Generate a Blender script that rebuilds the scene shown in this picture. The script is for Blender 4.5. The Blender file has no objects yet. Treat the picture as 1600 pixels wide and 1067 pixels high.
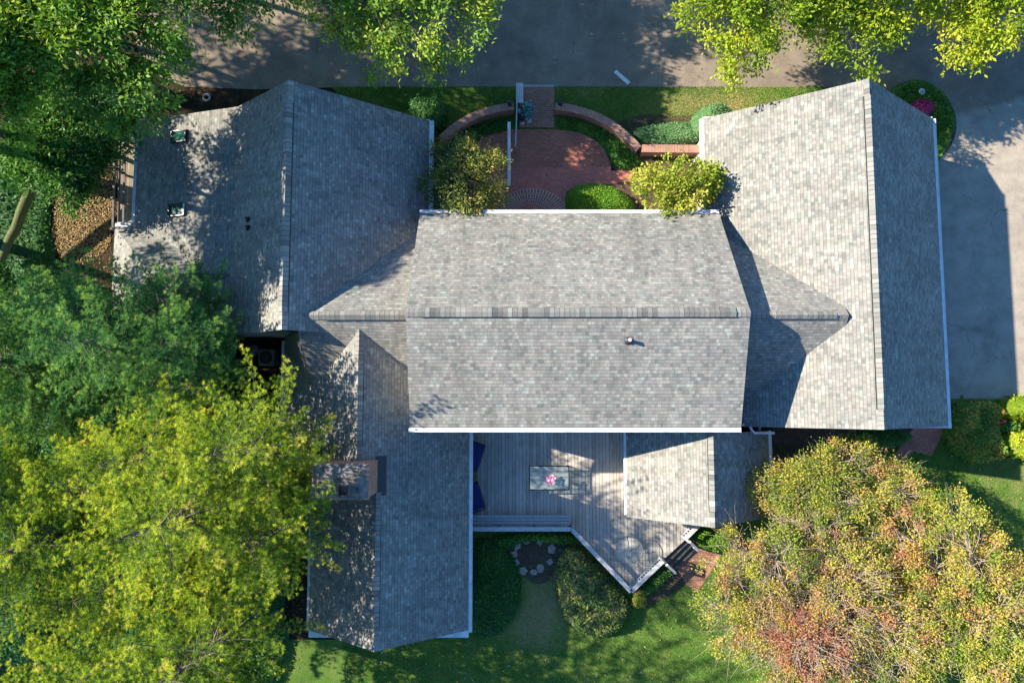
import bpy, math, random
import numpy as np
from mathutils import Vector, Matrix
random.seed(7)
SC = bpy.context.scene
COL = SC.collection
# ------------------------------------------------------------------ camera model
H = 34.0; F = 1100.0; CX, CY = 800.0, 533.5
TILT = math.atan((625 - 533.5) / F)
ct, st = math.cos(TILT), math.sin(TILT)
def U(px, py, z=0.0):
    """world point at height z that the photograph shows at pixel (px, py)"""
    a = (px - CX) / F; b = -(py - CY) / F
    d = (a, b * ct + st, b * st - ct)
    k = (z - H) / d[2]
    return Vector((d[0] * k, d[1] * k, z))
def XY(px, py, z=0.0):
    p = U(px, py, z); return (p.x, p.y)
SUN = Vector((-1.47, 0.40, 1.0)).normalized()

cam = bpy.data.cameras.new('camera'); co = bpy.data.objects.new('camera', cam); COL.objects.link(co)
co.location = (0, 0, H); co.rotation_euler = (TILT, 0, 0)
cam.sensor_width = 36; cam.lens = 36 * F / 1600; cam.clip_end = 1000; cam.clip_start = 0.1
SC.camera = co

# ------------------------------------------------------------------ light
w = bpy.data.worlds.new('World'); SC.world = w; w.use_nodes = True
nt = w.node_tree; bg = nt.nodes['Background']
sky = nt.nodes.new('ShaderNodeTexSky'); sky.sky_type = 'NISHITA'; sky.sun_disc = False
sky.sun_elevation = math.asin(SUN.z); sky.sun_rotation = math.atan2(SUN.x, SUN.y)
sky.ozone_density = 2.5; sky.dust_density = 0.4
tn = nt.nodes.new('ShaderNodeMix'); tn.data_type = 'RGBA'; tn.blend_type = 'MULTIPLY'; tn.inputs[0].default_value = 1
nt.links.new(sky.outputs[0], tn.inputs[6]); tn.inputs[7].default_value = (.60, 1.03, 1.38, 1)   # deep clear autumn blue
nt.links.new(tn.outputs[2], bg.inputs[0]); bg.inputs[1].default_value = 0.078
sl = bpy.data.lights.new('sun', 'SUN'); sl.energy = 5.0; sl.angle = math.radians(0.5); sl.color = (1, .89, .725)
so = bpy.data.objects.new('sun', sl); COL.objects.link(so)
so.rotation_euler = SUN.to_track_quat('Z', 'Y').to_euler(); so.location = (-40, 10, 40)
vs = SC.view_settings; vs.view_transform = 'Standard'; vs.look = 'None'; vs.exposure = 1.3; vs.gamma = 1
SC.cycles.max_bounces = 6; SC.cycles.transparent_max_bounces = 6

# ------------------------------------------------------------------ materials
def mat(name):
    m = bpy.data.materials.new(name); m.use_nodes = True
    return m, m.node_tree, m.node_tree.nodes['Principled BSDF']
def N(nt, t, **kw):
    n = nt.nodes.new('ShaderNode' + t)
    for k, v in kw.items(): setattr(n, k, v)
    return n
def val(nt, sock, v):
    if isinstance(v, bpy.types.NodeSocket): nt.links.new(v, sock)
    else: sock.default_value = v
def M_(nt, op, a, b=0.0, c=None):
    n = N(nt, 'Math', operation=op); val(nt, n.inputs[0], a); val(nt, n.inputs[1], b)
    if c is not None: val(nt, n.inputs[2], c)
    return n.outputs[0]
def ramp(nt, fac, stops, interp='LINEAR'):
    n = N(nt, 'ValToRGB'); cr = n.color_ramp; cr.interpolation = interp
    while len(cr.elements) < len(stops): cr.elements.new(0.5)
    for e, (p, c) in zip(cr.elements, stops):
        e.position = p; e.color = (c[0], c[1], c[2], 1)
    nt.links.new(fac, n.inputs[0]); return n.outputs[0]
def mix(nt, f, a, b, mode='MIX'):
    n = N(nt, 'Mix', data_type='RGBA', blend_type=mode)
    val(nt, n.inputs[0], f)
    for s, v in ((n.inputs[6], a), (n.inputs[7], b)):
        if isinstance(v, tuple): v = (v[0], v[1], v[2], 1)
        val(nt, s, v)
    return n.outputs[2]
def noise(nt, vec, scale, detail=3, rough=.55):
    n = N(nt, 'TexNoise'); n.inputs['Scale'].default_value = scale; n.inputs['Detail'].default_value = detail
    n.inputs['Roughness'].default_value = rough
    if vec is not None: nt.links.new(vec, n.inputs['Vector'])
    return n.outputs['Fac']
def objco(nt): return N(nt, 'NewGeometry').outputs['Position']
def bump(nt, h, strength, dist, bs):
    b = N(nt, 'Bump'); b.inputs['Strength'].default_value = strength; b.inputs['Distance'].default_value = dist
    nt.links.new(h, b.inputs['Height']); nt.links.new(b.outputs[0], bs.inputs['Normal'])
def wnoise2(nt, a, b):
    c = N(nt, 'CombineXYZ'); val(nt, c.inputs[0], a); val(nt, c.inputs[1], b)
    n = N(nt, 'TexWhiteNoise', noise_dimensions='2D'); nt.links.new(c.outputs[0], n.inputs['Vector'])
    return n

def plain(name, col, rough=.6, nscale=0, namt=.2, metal=0, spec=.5):
    m, nt, bs = mat(name)
    bs.inputs['Roughness'].default_value = rough; bs.inputs['Metallic'].default_value = metal
    bs.inputs['Specular IOR Level'].default_value = spec
    if nscale:
        f = noise(nt, objco(nt), nscale, 4)
        d = tuple(c * (1 - namt) for c in col); e = tuple(min(1, c * (1 + namt)) for c in col)
        nt.links.new(ramp(nt, f, [(.3, d), (.7, e)]), bs.inputs['Base Color'])
    else: bs.inputs['Base Color'].default_value = (*col, 1)
    return m

def shingle_mat():
    m, nt, bs = mat('asphalt_shingles')
    uv = N(nt, 'UVMap'); uv.uv_map = 'UVMap'
    s = N(nt, 'SeparateXYZ'); nt.links.new(uv.outputs[0], s.inputs[0])
    u, v = s.outputs[0], s.outputs[1]
    vr = M_(nt, 'DIVIDE', v, .138)
    row = M_(nt, 'FLOOR', vr); fv = M_(nt, 'FRACT', vr)
    ro = wnoise2(nt, row, 3.7).outputs['Value']
    uu = M_(nt, 'ADD', u, M_(nt, 'MULTIPLY', ro, 5.0))
    c1 = M_(nt, 'FLOOR', M_(nt, 'DIVIDE', uu, .135)); c2 = M_(nt, 'FLOOR', M_(nt, 'DIVIDE', uu, .25))
    n1 = wnoise2(nt, c1, row); n2 = wnoise2(nt, c2, M_(nt, 'ADD', row, 77.3))
    t = M_(nt, 'ADD', M_(nt, 'MULTIPLY', n1.outputs['Value'], .55), M_(nt, 'MULTIPLY', n2.outputs['Value'], .45))
    col = ramp(nt, t, [(.08, (.168, .167, .161)), (.35, (.224, .222, .212)), (.6, (.260, .257, .244)), (.8, (.306, .303, .288)), (.97, (.38, .378, .36))])
    tint = ramp(nt, n2.outputs['Value'], [(0, (.94, 1.01, .99)), (.3, (1, 1, 1)), (.55, (1.03, .99, .98)), (.8, (1, .99, .94)), (1, (.93, 1.03, 1.0))])
    col = mix(nt, 1.0, col, tint, 'MULTIPLY')
    blot = noise(nt, objco(nt), .55, 4, .6)
    col = mix(nt, 1.0, col, ramp(nt, blot, [(.3, (.88, .87, .86)), (.7, (1.08, 1.07, 1.05))]), 'MULTIPLY')
    mp_ = N(nt, 'Mapping'); nt.links.new(uv.outputs[0], mp_.inputs[0]); mp_.inputs['Scale'].default_value = (2.2, .22, 1)
    stk = noise(nt, mp_.outputs[0], 1.0, 5, .65)
    col = mix(nt, 1.0, col, ramp(nt, stk, [(.35, (.87, .87, .86)), (.62, (1.05, 1.05, 1.04))]), 'MULTIPLY')
    gran = noise(nt, objco(nt), 60, 2)
    col = mix(nt, 1.0, col, ramp(nt, gran, [(.3, (.82, .82, .82)), (.7, (1.18, 1.18, 1.18))]), 'MULTIPLY')
    fu = M_(nt, 'FRACT', M_(nt, 'DIVIDE', uu, .135))
    edge = M_(nt, 'LESS_THAN', fv, .13)
    joint = M_(nt, 'LESS_THAN', fu, .07)
    col = mix(nt, M_(nt, 'MULTIPLY', edge, .58), col, (.05, .052, .055))
    col = mix(nt, M_(nt, 'MULTIPLY', joint, .3), col, (.06, .06, .065))
    nt.links.new(col, bs.inputs['Base Color'])
    bs.inputs['Roughness'].default_value = .92; bs.inputs['Specular IOR Level'].default_value = .2
    h = M_(nt, 'ADD', M_(nt, 'SUBTRACT', 1.0, fv), M_(nt, 'MULTIPLY', n1.outputs['Value'], .5))
    h = M_(nt, 'ADD', h, M_(nt, 'MULTIPLY', gran, .4))
    bump(nt, h, .5, .012, bs)
    return m

def leaf_mat(name, stops, trans=.35, rough=.55, bright=1.0):
    m, nt, bs = mat(name)
    at = N(nt, 'Attribute', attribute_name='rnd')
    stops = [(p, tuple(c * bright for c in col)) for p, col in stops]
    c = ramp(nt, at.outputs['Fac'], stops)
    nt.links.new(c, bs.inputs['Base Color'])
    bs.inputs['Roughness'].default_value = rough; bs.inputs['Specular IOR Level'].default_value = .25
    tr = N(nt, 'BsdfTranslucent'); nt.links.new(mix(nt, 1.0, c, (1.05, 1.15, .55), 'MULTIPLY'), tr.inputs[0])
    mx = N(nt, 'MixShader'); mx.inputs[0].default_value = trans
    nt.links.new(bs.outputs[0], mx.inputs[1]); nt.links.new(tr.outputs[0], mx.inputs[2])
    nt.links.new(mx.outputs[0], nt.nodes['Material Output'].inputs[0])
    return m

def bark_mat(name, a, b):
    m, nt, bs = mat(name)
    f = noise(nt, objco(nt), 14, 5, .7)
    nt.links.new(ramp(nt, f, [(.3, a), (.7, b)]), bs.inputs['Base Color'])
    bs.inputs['Roughness'].default_value = .9; bump(nt, f, .6, .03, bs)
    return m

def brick_mat(name, c1, c2, mortar, bw=.2, bh=.067, uvmap=True, ms=.012, along='x', dark=.5):
    m, nt, bs = mat(name)
    if uvmap:
        uv = N(nt, 'UVMap'); uv.uv_map = 'UVMap'; vec = uv.outputs[0]
    else: vec = objco(nt)
    b = N(nt, 'TexBrick'); nt.links.new(vec, b.inputs['Vector'])
    b.inputs['Scale'].default_value = 1; b.inputs['Brick Width'].default_value = bw; b.inputs['Row Height'].default_value = bh
    b.inputs['Mortar Size'].default_value = ms; b.inputs['Mortar Smooth'].default_value = .2; b.inputs['Bias'].default_value = -.1
    b.inputs['Color1'].default_value = (*c1, 1); b.inputs['Color2'].default_value = (*c2, 1); b.inputs['Mortar'].default_value = (*mortar, 1)
    n = noise(nt, objco(nt), 1.1, 5, .7); n2 = noise(nt, objco(nt), 25, 3)
    c = mix(nt, 1, b.outputs['Color'], ramp(nt, n, [(.3, (dark + .15,) * 3), (.7, (1.15, 1.12, 1.1))]), 'MULTIPLY')
    c = mix(nt, 1, c, ramp(nt, n2, [(.3, (.8,) * 3), (.7, (1.2,) * 3)]), 'MULTIPLY')
    nt.links.new(c, bs.inputs['Base Color']); bs.inputs['Roughness'].default_value = .85
    h = M_(nt, 'SUBTRACT', M_(nt, 'MULTIPLY', n2, .3), b.outputs['Fac'])
    bump(nt, h, .6, .008, bs)
    return m

def board_mat(name, cols, pitch=.163, gap=.014, axis=0, gapcol=(.03, .03, .032)):
    m, nt, bs = mat(name)
    p = objco(nt); s = N(nt, 'SeparateXYZ'); nt.links.new(p, s.inputs[0])
    x, y = s.outputs[axis], s.outputs[1 - axis]
    q = M_(nt, 'DIVIDE', x, pitch); i = M_(nt, 'FLOOR', q); f = M_(nt, 'FRACT', q)
    seg = M_(nt, 'FLOOR', M_(nt, 'ADD', M_(nt, 'DIVIDE', y, 3.6), M_(nt, 'MULTIPLY', wnoise2(nt, i, 9).outputs['Value'], 7)))
    t = wnoise2(nt, i, seg).outputs['Value']
    mp = N(nt, 'Mapping'); nt.links.new(p, mp.inputs[0]); mp.inputs['Scale'].default_value = (18, 1.2, 1) if axis == 0 else (1.2, 18, 1)
    g = noise(nt, mp.outputs[0], 2.2, 5, .65)
    c = ramp(nt, t, cols)
    c = mix(nt, 1, c, ramp(nt, g, [(.3, (.72, .72, .73)), (.7, (1.2, 1.19, 1.17))]), 'MULTIPLY')
    c = mix(nt, 1, c, ramp(nt, noise(nt, p, .8, 5, .65), [(.35, (.8, .8, .8)), (.65, (1.08, 1.08, 1.07))]), 'MULTIPLY')
    gp = M_(nt, 'LESS_THAN', f, gap / pitch)
    c = mix(nt, gp, c, gapcol)
    nt.links.new(c, bs.inputs['Base Color']); bs.inputs['Roughness'].default_value = .8
    bump(nt, M_(nt, 'SUBTRACT', M_(nt, 'MULTIPLY', g, .25), gp), .5, .01, bs)
    return m

def asphalt_mat():
    m, nt, bs = mat('asphalt')
    p = objco(nt)
    a = noise(nt, p, .16, 6, .65); b = noise(nt, p, 45, 3, .7); d = noise(nt, p, 1.3, 6, .7)
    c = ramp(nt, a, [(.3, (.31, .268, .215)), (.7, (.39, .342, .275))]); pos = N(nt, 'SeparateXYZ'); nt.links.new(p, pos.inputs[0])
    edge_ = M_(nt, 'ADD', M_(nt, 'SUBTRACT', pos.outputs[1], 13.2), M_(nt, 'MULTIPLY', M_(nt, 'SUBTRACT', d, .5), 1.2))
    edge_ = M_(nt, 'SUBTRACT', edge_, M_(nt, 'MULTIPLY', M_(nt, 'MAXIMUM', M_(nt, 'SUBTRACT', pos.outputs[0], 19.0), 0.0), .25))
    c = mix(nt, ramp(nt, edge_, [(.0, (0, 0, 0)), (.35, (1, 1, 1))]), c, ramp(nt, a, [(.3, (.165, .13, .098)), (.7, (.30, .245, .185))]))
    c = mix(nt, 1, c, ramp(nt, d, [(.3, (.74, .73, .72)), (.55, (1.0, 1.0, 1.0)), (.75, (1.16, 1.14, 1.1))]), 'MULTIPLY')
    c = mix(nt, 1, c, ramp(nt, b, [(.25, (.68,) * 3), (.75, (1.32,) * 3)]), 'MULTIPLY')
    wv = N(nt, 'TexVoronoi', feature='DISTANCE_TO_EDGE'); wv.inputs['Scale'].default_value = .21
    mp = N(nt, 'Mapping'); nt.links.new(p, mp.inputs[0])
    dis = N(nt, 'TexNoise'); dis.inputs['Scale'].default_value = .9; dis.inputs['Detail'].default_value = 6; nt.links.new(p, dis.inputs[0])
    vm = N(nt, 'VectorMath', operation='MULTIPLY_ADD'); nt.links.new(dis.outputs['Color'], vm.inputs[0]); vm.inputs[1].default_value = (1.6, 1.6, 0); nt.links.new(p, vm.inputs[2])
    nt.links.new(vm.outputs[0], wv.inputs['Vector'])
    cr = M_(nt, 'LESS_THAN', wv.outputs['Distance'], .0018)
    cr = M_(nt, 'MULTIPLY', cr, M_(nt, 'GREATER_THAN', noise(nt, p, .3, 2), .53))
    c = mix(nt, M_(nt, 'MULTIPLY', cr, .55), c, (.035, .033, .03))
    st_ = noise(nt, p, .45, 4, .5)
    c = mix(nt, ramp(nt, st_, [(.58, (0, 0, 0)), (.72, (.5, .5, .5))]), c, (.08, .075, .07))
    nt.links.new(c, bs.inputs['Base Color']); bs.inputs['Roughness'].default_value = .9
    bump(nt, b, .35, .006, bs)
    return m

def ground_mat(name, stops, scale=2.2, fine=30):
    m, nt, bs = mat(name); p = objco(nt)
    a = noise(nt, p, scale, 6, .7); b = noise(nt, p, fine, 3, .7)
    c = ramp(nt, a, stops)
    c = mix(nt, 1, c, ramp(nt, b, [(.25, (.55,) * 3), (.75, (1.45,) * 3)]), 'MULTIPLY')
    nt.links.new(c, bs.inputs['Base Color']); bs.inputs['Roughness'].default_value = .95; bs.inputs['Specular IOR Level'].default_value = .1
    bump(nt, b, .8, .03, bs); return m

def lawn_mat():
    m, nt, bs = mat('lawn'); p = objco(nt)
    at = N(nt, 'Attribute', attribute_name='dry')
    a = noise(nt, p, .8, 6, .7); b = noise(nt, p, 22, 4, .75)
    c = ramp(nt, a, [(.25, (.05, .115, .02)), (.5, (.095, .175, .032)), (.75, (.17, .225, .05))])
    d = ramp(nt, b, [(.2, (.24, .19, .08)), (.8, (.40, .31, .15))])
    f = M_(nt, 'ADD', at.outputs['Fac'], M_(nt, 'MULTIPLY', M_(nt, 'SUBTRACT', noise(nt, p, 1.3, 6, .75), .48), 1.6))
    f = ramp(nt, f, [(.2, (0, 0, 0)), (.95, (.9, .9, .9))])
    c = mix(nt, f, c, d)
    c = mix(nt, 1, c, ramp(nt, b, [(.25, (.6,) * 3), (.75, (1.4,) * 3)]), 'MULTIPLY')
    nt.links.new(c, bs.inputs['Base Color']); bs.inputs['Roughness'].default_value = .95; bs.inputs['Specular IOR Level'].default_value = .1
    bump(nt, b, .8, .04, bs); return m

MT = {}
MT['shingle'] = shingle_mat()
MT['white'] = plain('white_paint', (.70, .70, .69), .45, 3, .14)
MT['whiteworn'] = plain('weathered_white_paint', (.60, .60, .62), .6, 9, .22)
MT['siding'] = board_mat('grey_siding', [(0, (.42, .42, .41)), (1, (.5, .5, .49))], .2, .01, 0)
MT['flash'] = plain('valley_membrane', (.12, .145, .13), .5, 5, .25)
MT['dark'] = plain('dark_metal', (.018, .018, .02), .4)
MT['darkvent'] = plain('black_rubber', (.02, .02, .022), .5)
MT['copper'] = plain('pipe_lip', (.55, .42, .38), .5)
MT['cement'] = plain('chimney_cement', (.18, .16, .14), .9, 3.5, .6)
MT['clay'] = plain('clay_flue', (.14, .085, .065), .85, 8, .3)
MT['brickwall'] = brick_mat('wall_brick', (.46, .16, .10), (.33, .11, .075), (.42, .33, .27), .2, .07)
MT['brickcap'] = brick_mat('coping_brick', (.44, .185, .125), (.29, .135, .095), (.46, .36, .29), .075, .4, ms=.011)
MT['patio'] = brick_mat('patio_brick', (.66, .185, .13), (.48, .135, .10), (.46, .24, .19), .21, .075, ms=.008, dark=.62)
MT['walkbrick'] = brick_mat('entry_walk_brick', (.44, .16, .115), (.31, .115, .085), (.46, .32, .25), .21, .105, ms=.009, dark=.62)
MT['fan'] = brick_mat('fan_brick', (.42, .145, .105), (.31, .11, .085), (.62, .52, .42), .11, .24, ms=.017, dark=.62)
MT['deck'] = board_mat('deck_boards', [(0, (.42, .38, .33)), (.5, (.52, .475, .415)), (1, (.60, .55, .49))])
MT['rail'] = plain('weathered_rail', (.46, .465, .48), .75, 12, .18)
MT['bench'] = plain('painted_bench', (.36, .39, .41), .75, 12, .18)
MT['darkwood'] = plain('dark_wood', (.075, .07, .065), .8, 10, .3)
MT['oldwood'] = plain('old_fence_wood', (.13, .115, .10), .85, 8, .35)
MT['walkwood'] = board_mat('walkway_boards', [(0, (.20, .16, .11)), (1, (.32, .26, .17))], .13, .014, 0)
MT['asphalt'] = asphalt_mat()
MT['lawn'] = lawn_mat()
MT['soil'] = ground_mat('woodland_floor', [(.3, (.018, .014, .009)), (.55, (.045, .032, .020)), (.75, (.10, .065, .033))])
MT['mulch'] = ground_mat('mulch', [(.3, (.07, .042, .034)), (.7, (.16, .10, .082))], 4, 40)
MT['stone'] = plain('flagstone', (.34, .29, .225), .9, 5, .25)
MT['pale'] = plain('pale_concrete', (.42, .40, .36), .9, 6, .2)
MT['blue'] = None
MT['teal'] = None
MT['grey'] = plain('grey_metal', (.20, .20, .21), .5, 5, .1, .3)
MT['pink'] = plain('pink_petal', (.75, .10, .38), .6)
MT['palepink'] = plain('pale_pink_petal', (.85, .50, .62), .6)
MT['black'] = plain('black_glaze', (.012, .012, .014), .3)
MT['terra'] = plain('planter_clay', (.30, .13, .07), .8)
MT['paleslate'] = plain('pale_grey_stone', (.40, .45, .50), .8, 9, .2)

def cushion():
    m, nt, bs = mat('blue_canvas'); p = N(nt, 'TexCoord').outputs['Object']; s = N(nt, 'SeparateXYZ'); nt.links.new(p, s.inputs[0])
    f = M_(nt, 'FRACT', M_(nt, 'DIVIDE', s.outputs[1], .09))
    nt.links.new(mix(nt, M_(nt, 'LESS_THAN', f, .3), (.022, .04, .19), (.012, .018, .09)), bs.inputs['Base Color'])
    bs.inputs['Roughness'].default_value = .85; return m
MT['blue'] = cushion()
def glass(name, tint, alpha):
    m, nt, bs = mat(name)
    g = N(nt, 'BsdfGlossy'); g.inputs['Roughness'].default_value = .03; g.inputs['Color'].default_value = (.9, .95, .95, 1)
    t = N(nt, 'BsdfTransparent'); t.inputs[0].default_value = (*tint, 1)
    d = N(nt, 'BsdfDiffuse'); d.inputs[0].default_value = (.55, .62, .60, 1)
    m1 = N(nt, 'MixShader'); m1.inputs[0].default_value = alpha
    nt.links.new(t.outputs[0], m1.inputs[1]); nt.links.new(d.outputs[0], m1.inputs[2])
    m2 = N(nt, 'MixShader'); m2.inputs[0].default_value = .07; nt.links.new(m1.outputs[0], m2.inputs[1]); nt.links.new(g.outputs[0], m2.inputs[2])
    nt.links.new(m2.outputs[0], nt.nodes['Material Output'].inputs[0]); return m
MT['tableglass'] = glass('table_glass', (.80, .88, .86), .30)
MT['clearglass'] = glass('round_table_glass', (.96, .98, .97), .05)
m, nt_, bs = mat('skylight_glass'); bs.inputs['Base Color'].default_value = (.02, .11, .10, 1); bs.inputs['Roughness'].default_value = .03  # greenish reflections are painted in as a teal base colour
bs.inputs['Specular IOR Level'].default_value = 1.0; bs.inputs['IOR'].default_value = 2.2; MT['skyglass'] = m
MT['winglass'] = plain('window_glass', (.02, .03, .035), .05)

G = lambda *s: [(p, c) for p, c in s]
MT['leaf_green'] = leaf_mat('green_leaves', G((0, (.04, .10, .02)), (.35, (.10, .20, .026)), (.7, (.22, .32, .034)), (1, (.46, .46, .06))), .32, bright=1.3)
MT['leaf_deep'] = leaf_mat('deep_green_leaves', G((0, (.02, .065, .018)), (.5, (.045, .12, .025)), (1, (.10, .19, .035))), .35, bright=1.8)
MT['leaf_gold'] = leaf_mat('yellow_green_leaves', G((0, (.12, .20, .015)), (.4, (.25, .33, .022)), (.75, (.42, .43, .03)), (1, (.58, .47, .04))), .4, bright=1.25)
MT['pine_bright'] = leaf_mat('bright_pine_needles', G((0, (.05, .11, .015)), (.35, (.17, .26, .03)), (.65, (.38, .44, .035)), (.9, (.56, .53, .06)), (1, (.56, .44, .13))), .3, bright=1.35)
MT['pine_shaded'] = leaf_mat('shaded_pine_needles', G((0, (.025, .075, .03)), (.5, (.06, .145, .045)), (.9, (.13, .22, .05)), (1, (.22, .28, .06))), .3, bright=2.1)  # shade over these pines is painted in as a darker, bluer needle colour
MT['leaf_autumn'] = leaf_mat('autumn_leaves', G((0, (.12, .20, .03)), (.2, (.25, .33, .04)), (.4, (.42, .42, .06)), (.58, (.50, .38, .08)), (.72, (.55, .32, .12)), (.86, (.50, .22, .12)), (1, (.36, .12, .09))), .3, bright=1.05)
MT['leaf_olive'] = leaf_mat('olive_leaves', G((0, (.04, .075, .02)), (.5, (.10, .14, .035)), (.8, (.25, .24, .05)), (1, (.44, .32, .07))), .35, bright=1.75)
MT['leaf_lime'] = leaf_mat('lime_leaves', G((0, (.17, .26, .025)), (.5, (.36, .42, .05)), (1, (.52, .50, .09))), .35)
MT['leaf_box'] = leaf_mat('clipped_box_leaves', G((0, (.06, .15, .012)), (.5, (.13, .27, .015)), (1, (.26, .36, .02))), .3, bright=1.25)
MT['leaf_juniper'] = leaf_mat('juniper_sprays', G((0, (.05, .12, .045)), (.5, (.13, .23, .09)), (1, (.26, .35, .15))), .25, bright=1.5)
MT['leaf_ivy'] = leaf_mat('groundcover_leaves', G((0, (.018, .07, .012)), (.5, (.05, .13, .02)), (1, (.14, .22, .03))), .3, bright=1.8)
MT['leaf_rust'] = leaf_mat('rust_tinged_leaves', G((0, (.06, .13, .02)), (.4, (.13, .21, .03)), (.7, (.28, .25, .04)), (.9, (.38, .17, .04)), (1, (.5, .3, .05))), .3, bright=1.4)
MT['leaf_mauve'] = leaf_mat('mixed_mound_leaves', G((0, (.05, .055, .04)), (.3, (.06, .11, .025)), (.7, (.13, .19, .03)), (.95, (.26, .27, .04)), (1, (.20, .15, .10))), .25, bright=1.7)
MT['leaf_magenta'] = leaf_mat('magenta_blooms', G((0, (.10, .14, .03)), (.18, (.40, .02, .16)), (.7, (.72, .05, .26)), (1, (.85, .22, .38))), .3)
MT['leaf_teal'] = leaf_mat('blue_green_foliage', G((0, (.05, .18, .17)), (.5, (.12, .36, .36)), (1, (.36, .58, .60))), .25)
MT['litter'] = leaf_mat('fallen_leaves', G((0, (.07, .045, .025)), (.4, (.24, .14, .045)), (.75, (.42, .28, .07)), (1, (.52, .44, .26))), .15)
MT['grass'] = leaf_mat('grass_blades', G((0, (.03, .08, .012)), (.5, (.07, .15, .02)), (.85, (.15, .22, .035)), (1, (.30, .25, .10))), .3, bright=1.8)
MT['moss'] = bark_mat('mossy_bark', (.055, .06, .02), (.16, .18, .05))
MT['bark'] = bark_mat('grey_bark', (.06, .05, .04), (.17, .145, .12))
MT['barkpale'] = bark_mat('pale_twig_bark', (.28, .21, .165), (.48, .38, .30))
MT['barkbrown'] = bark_mat('orange_brown_bark', (.20, .10, .045), (.40, .22, .10))

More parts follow.
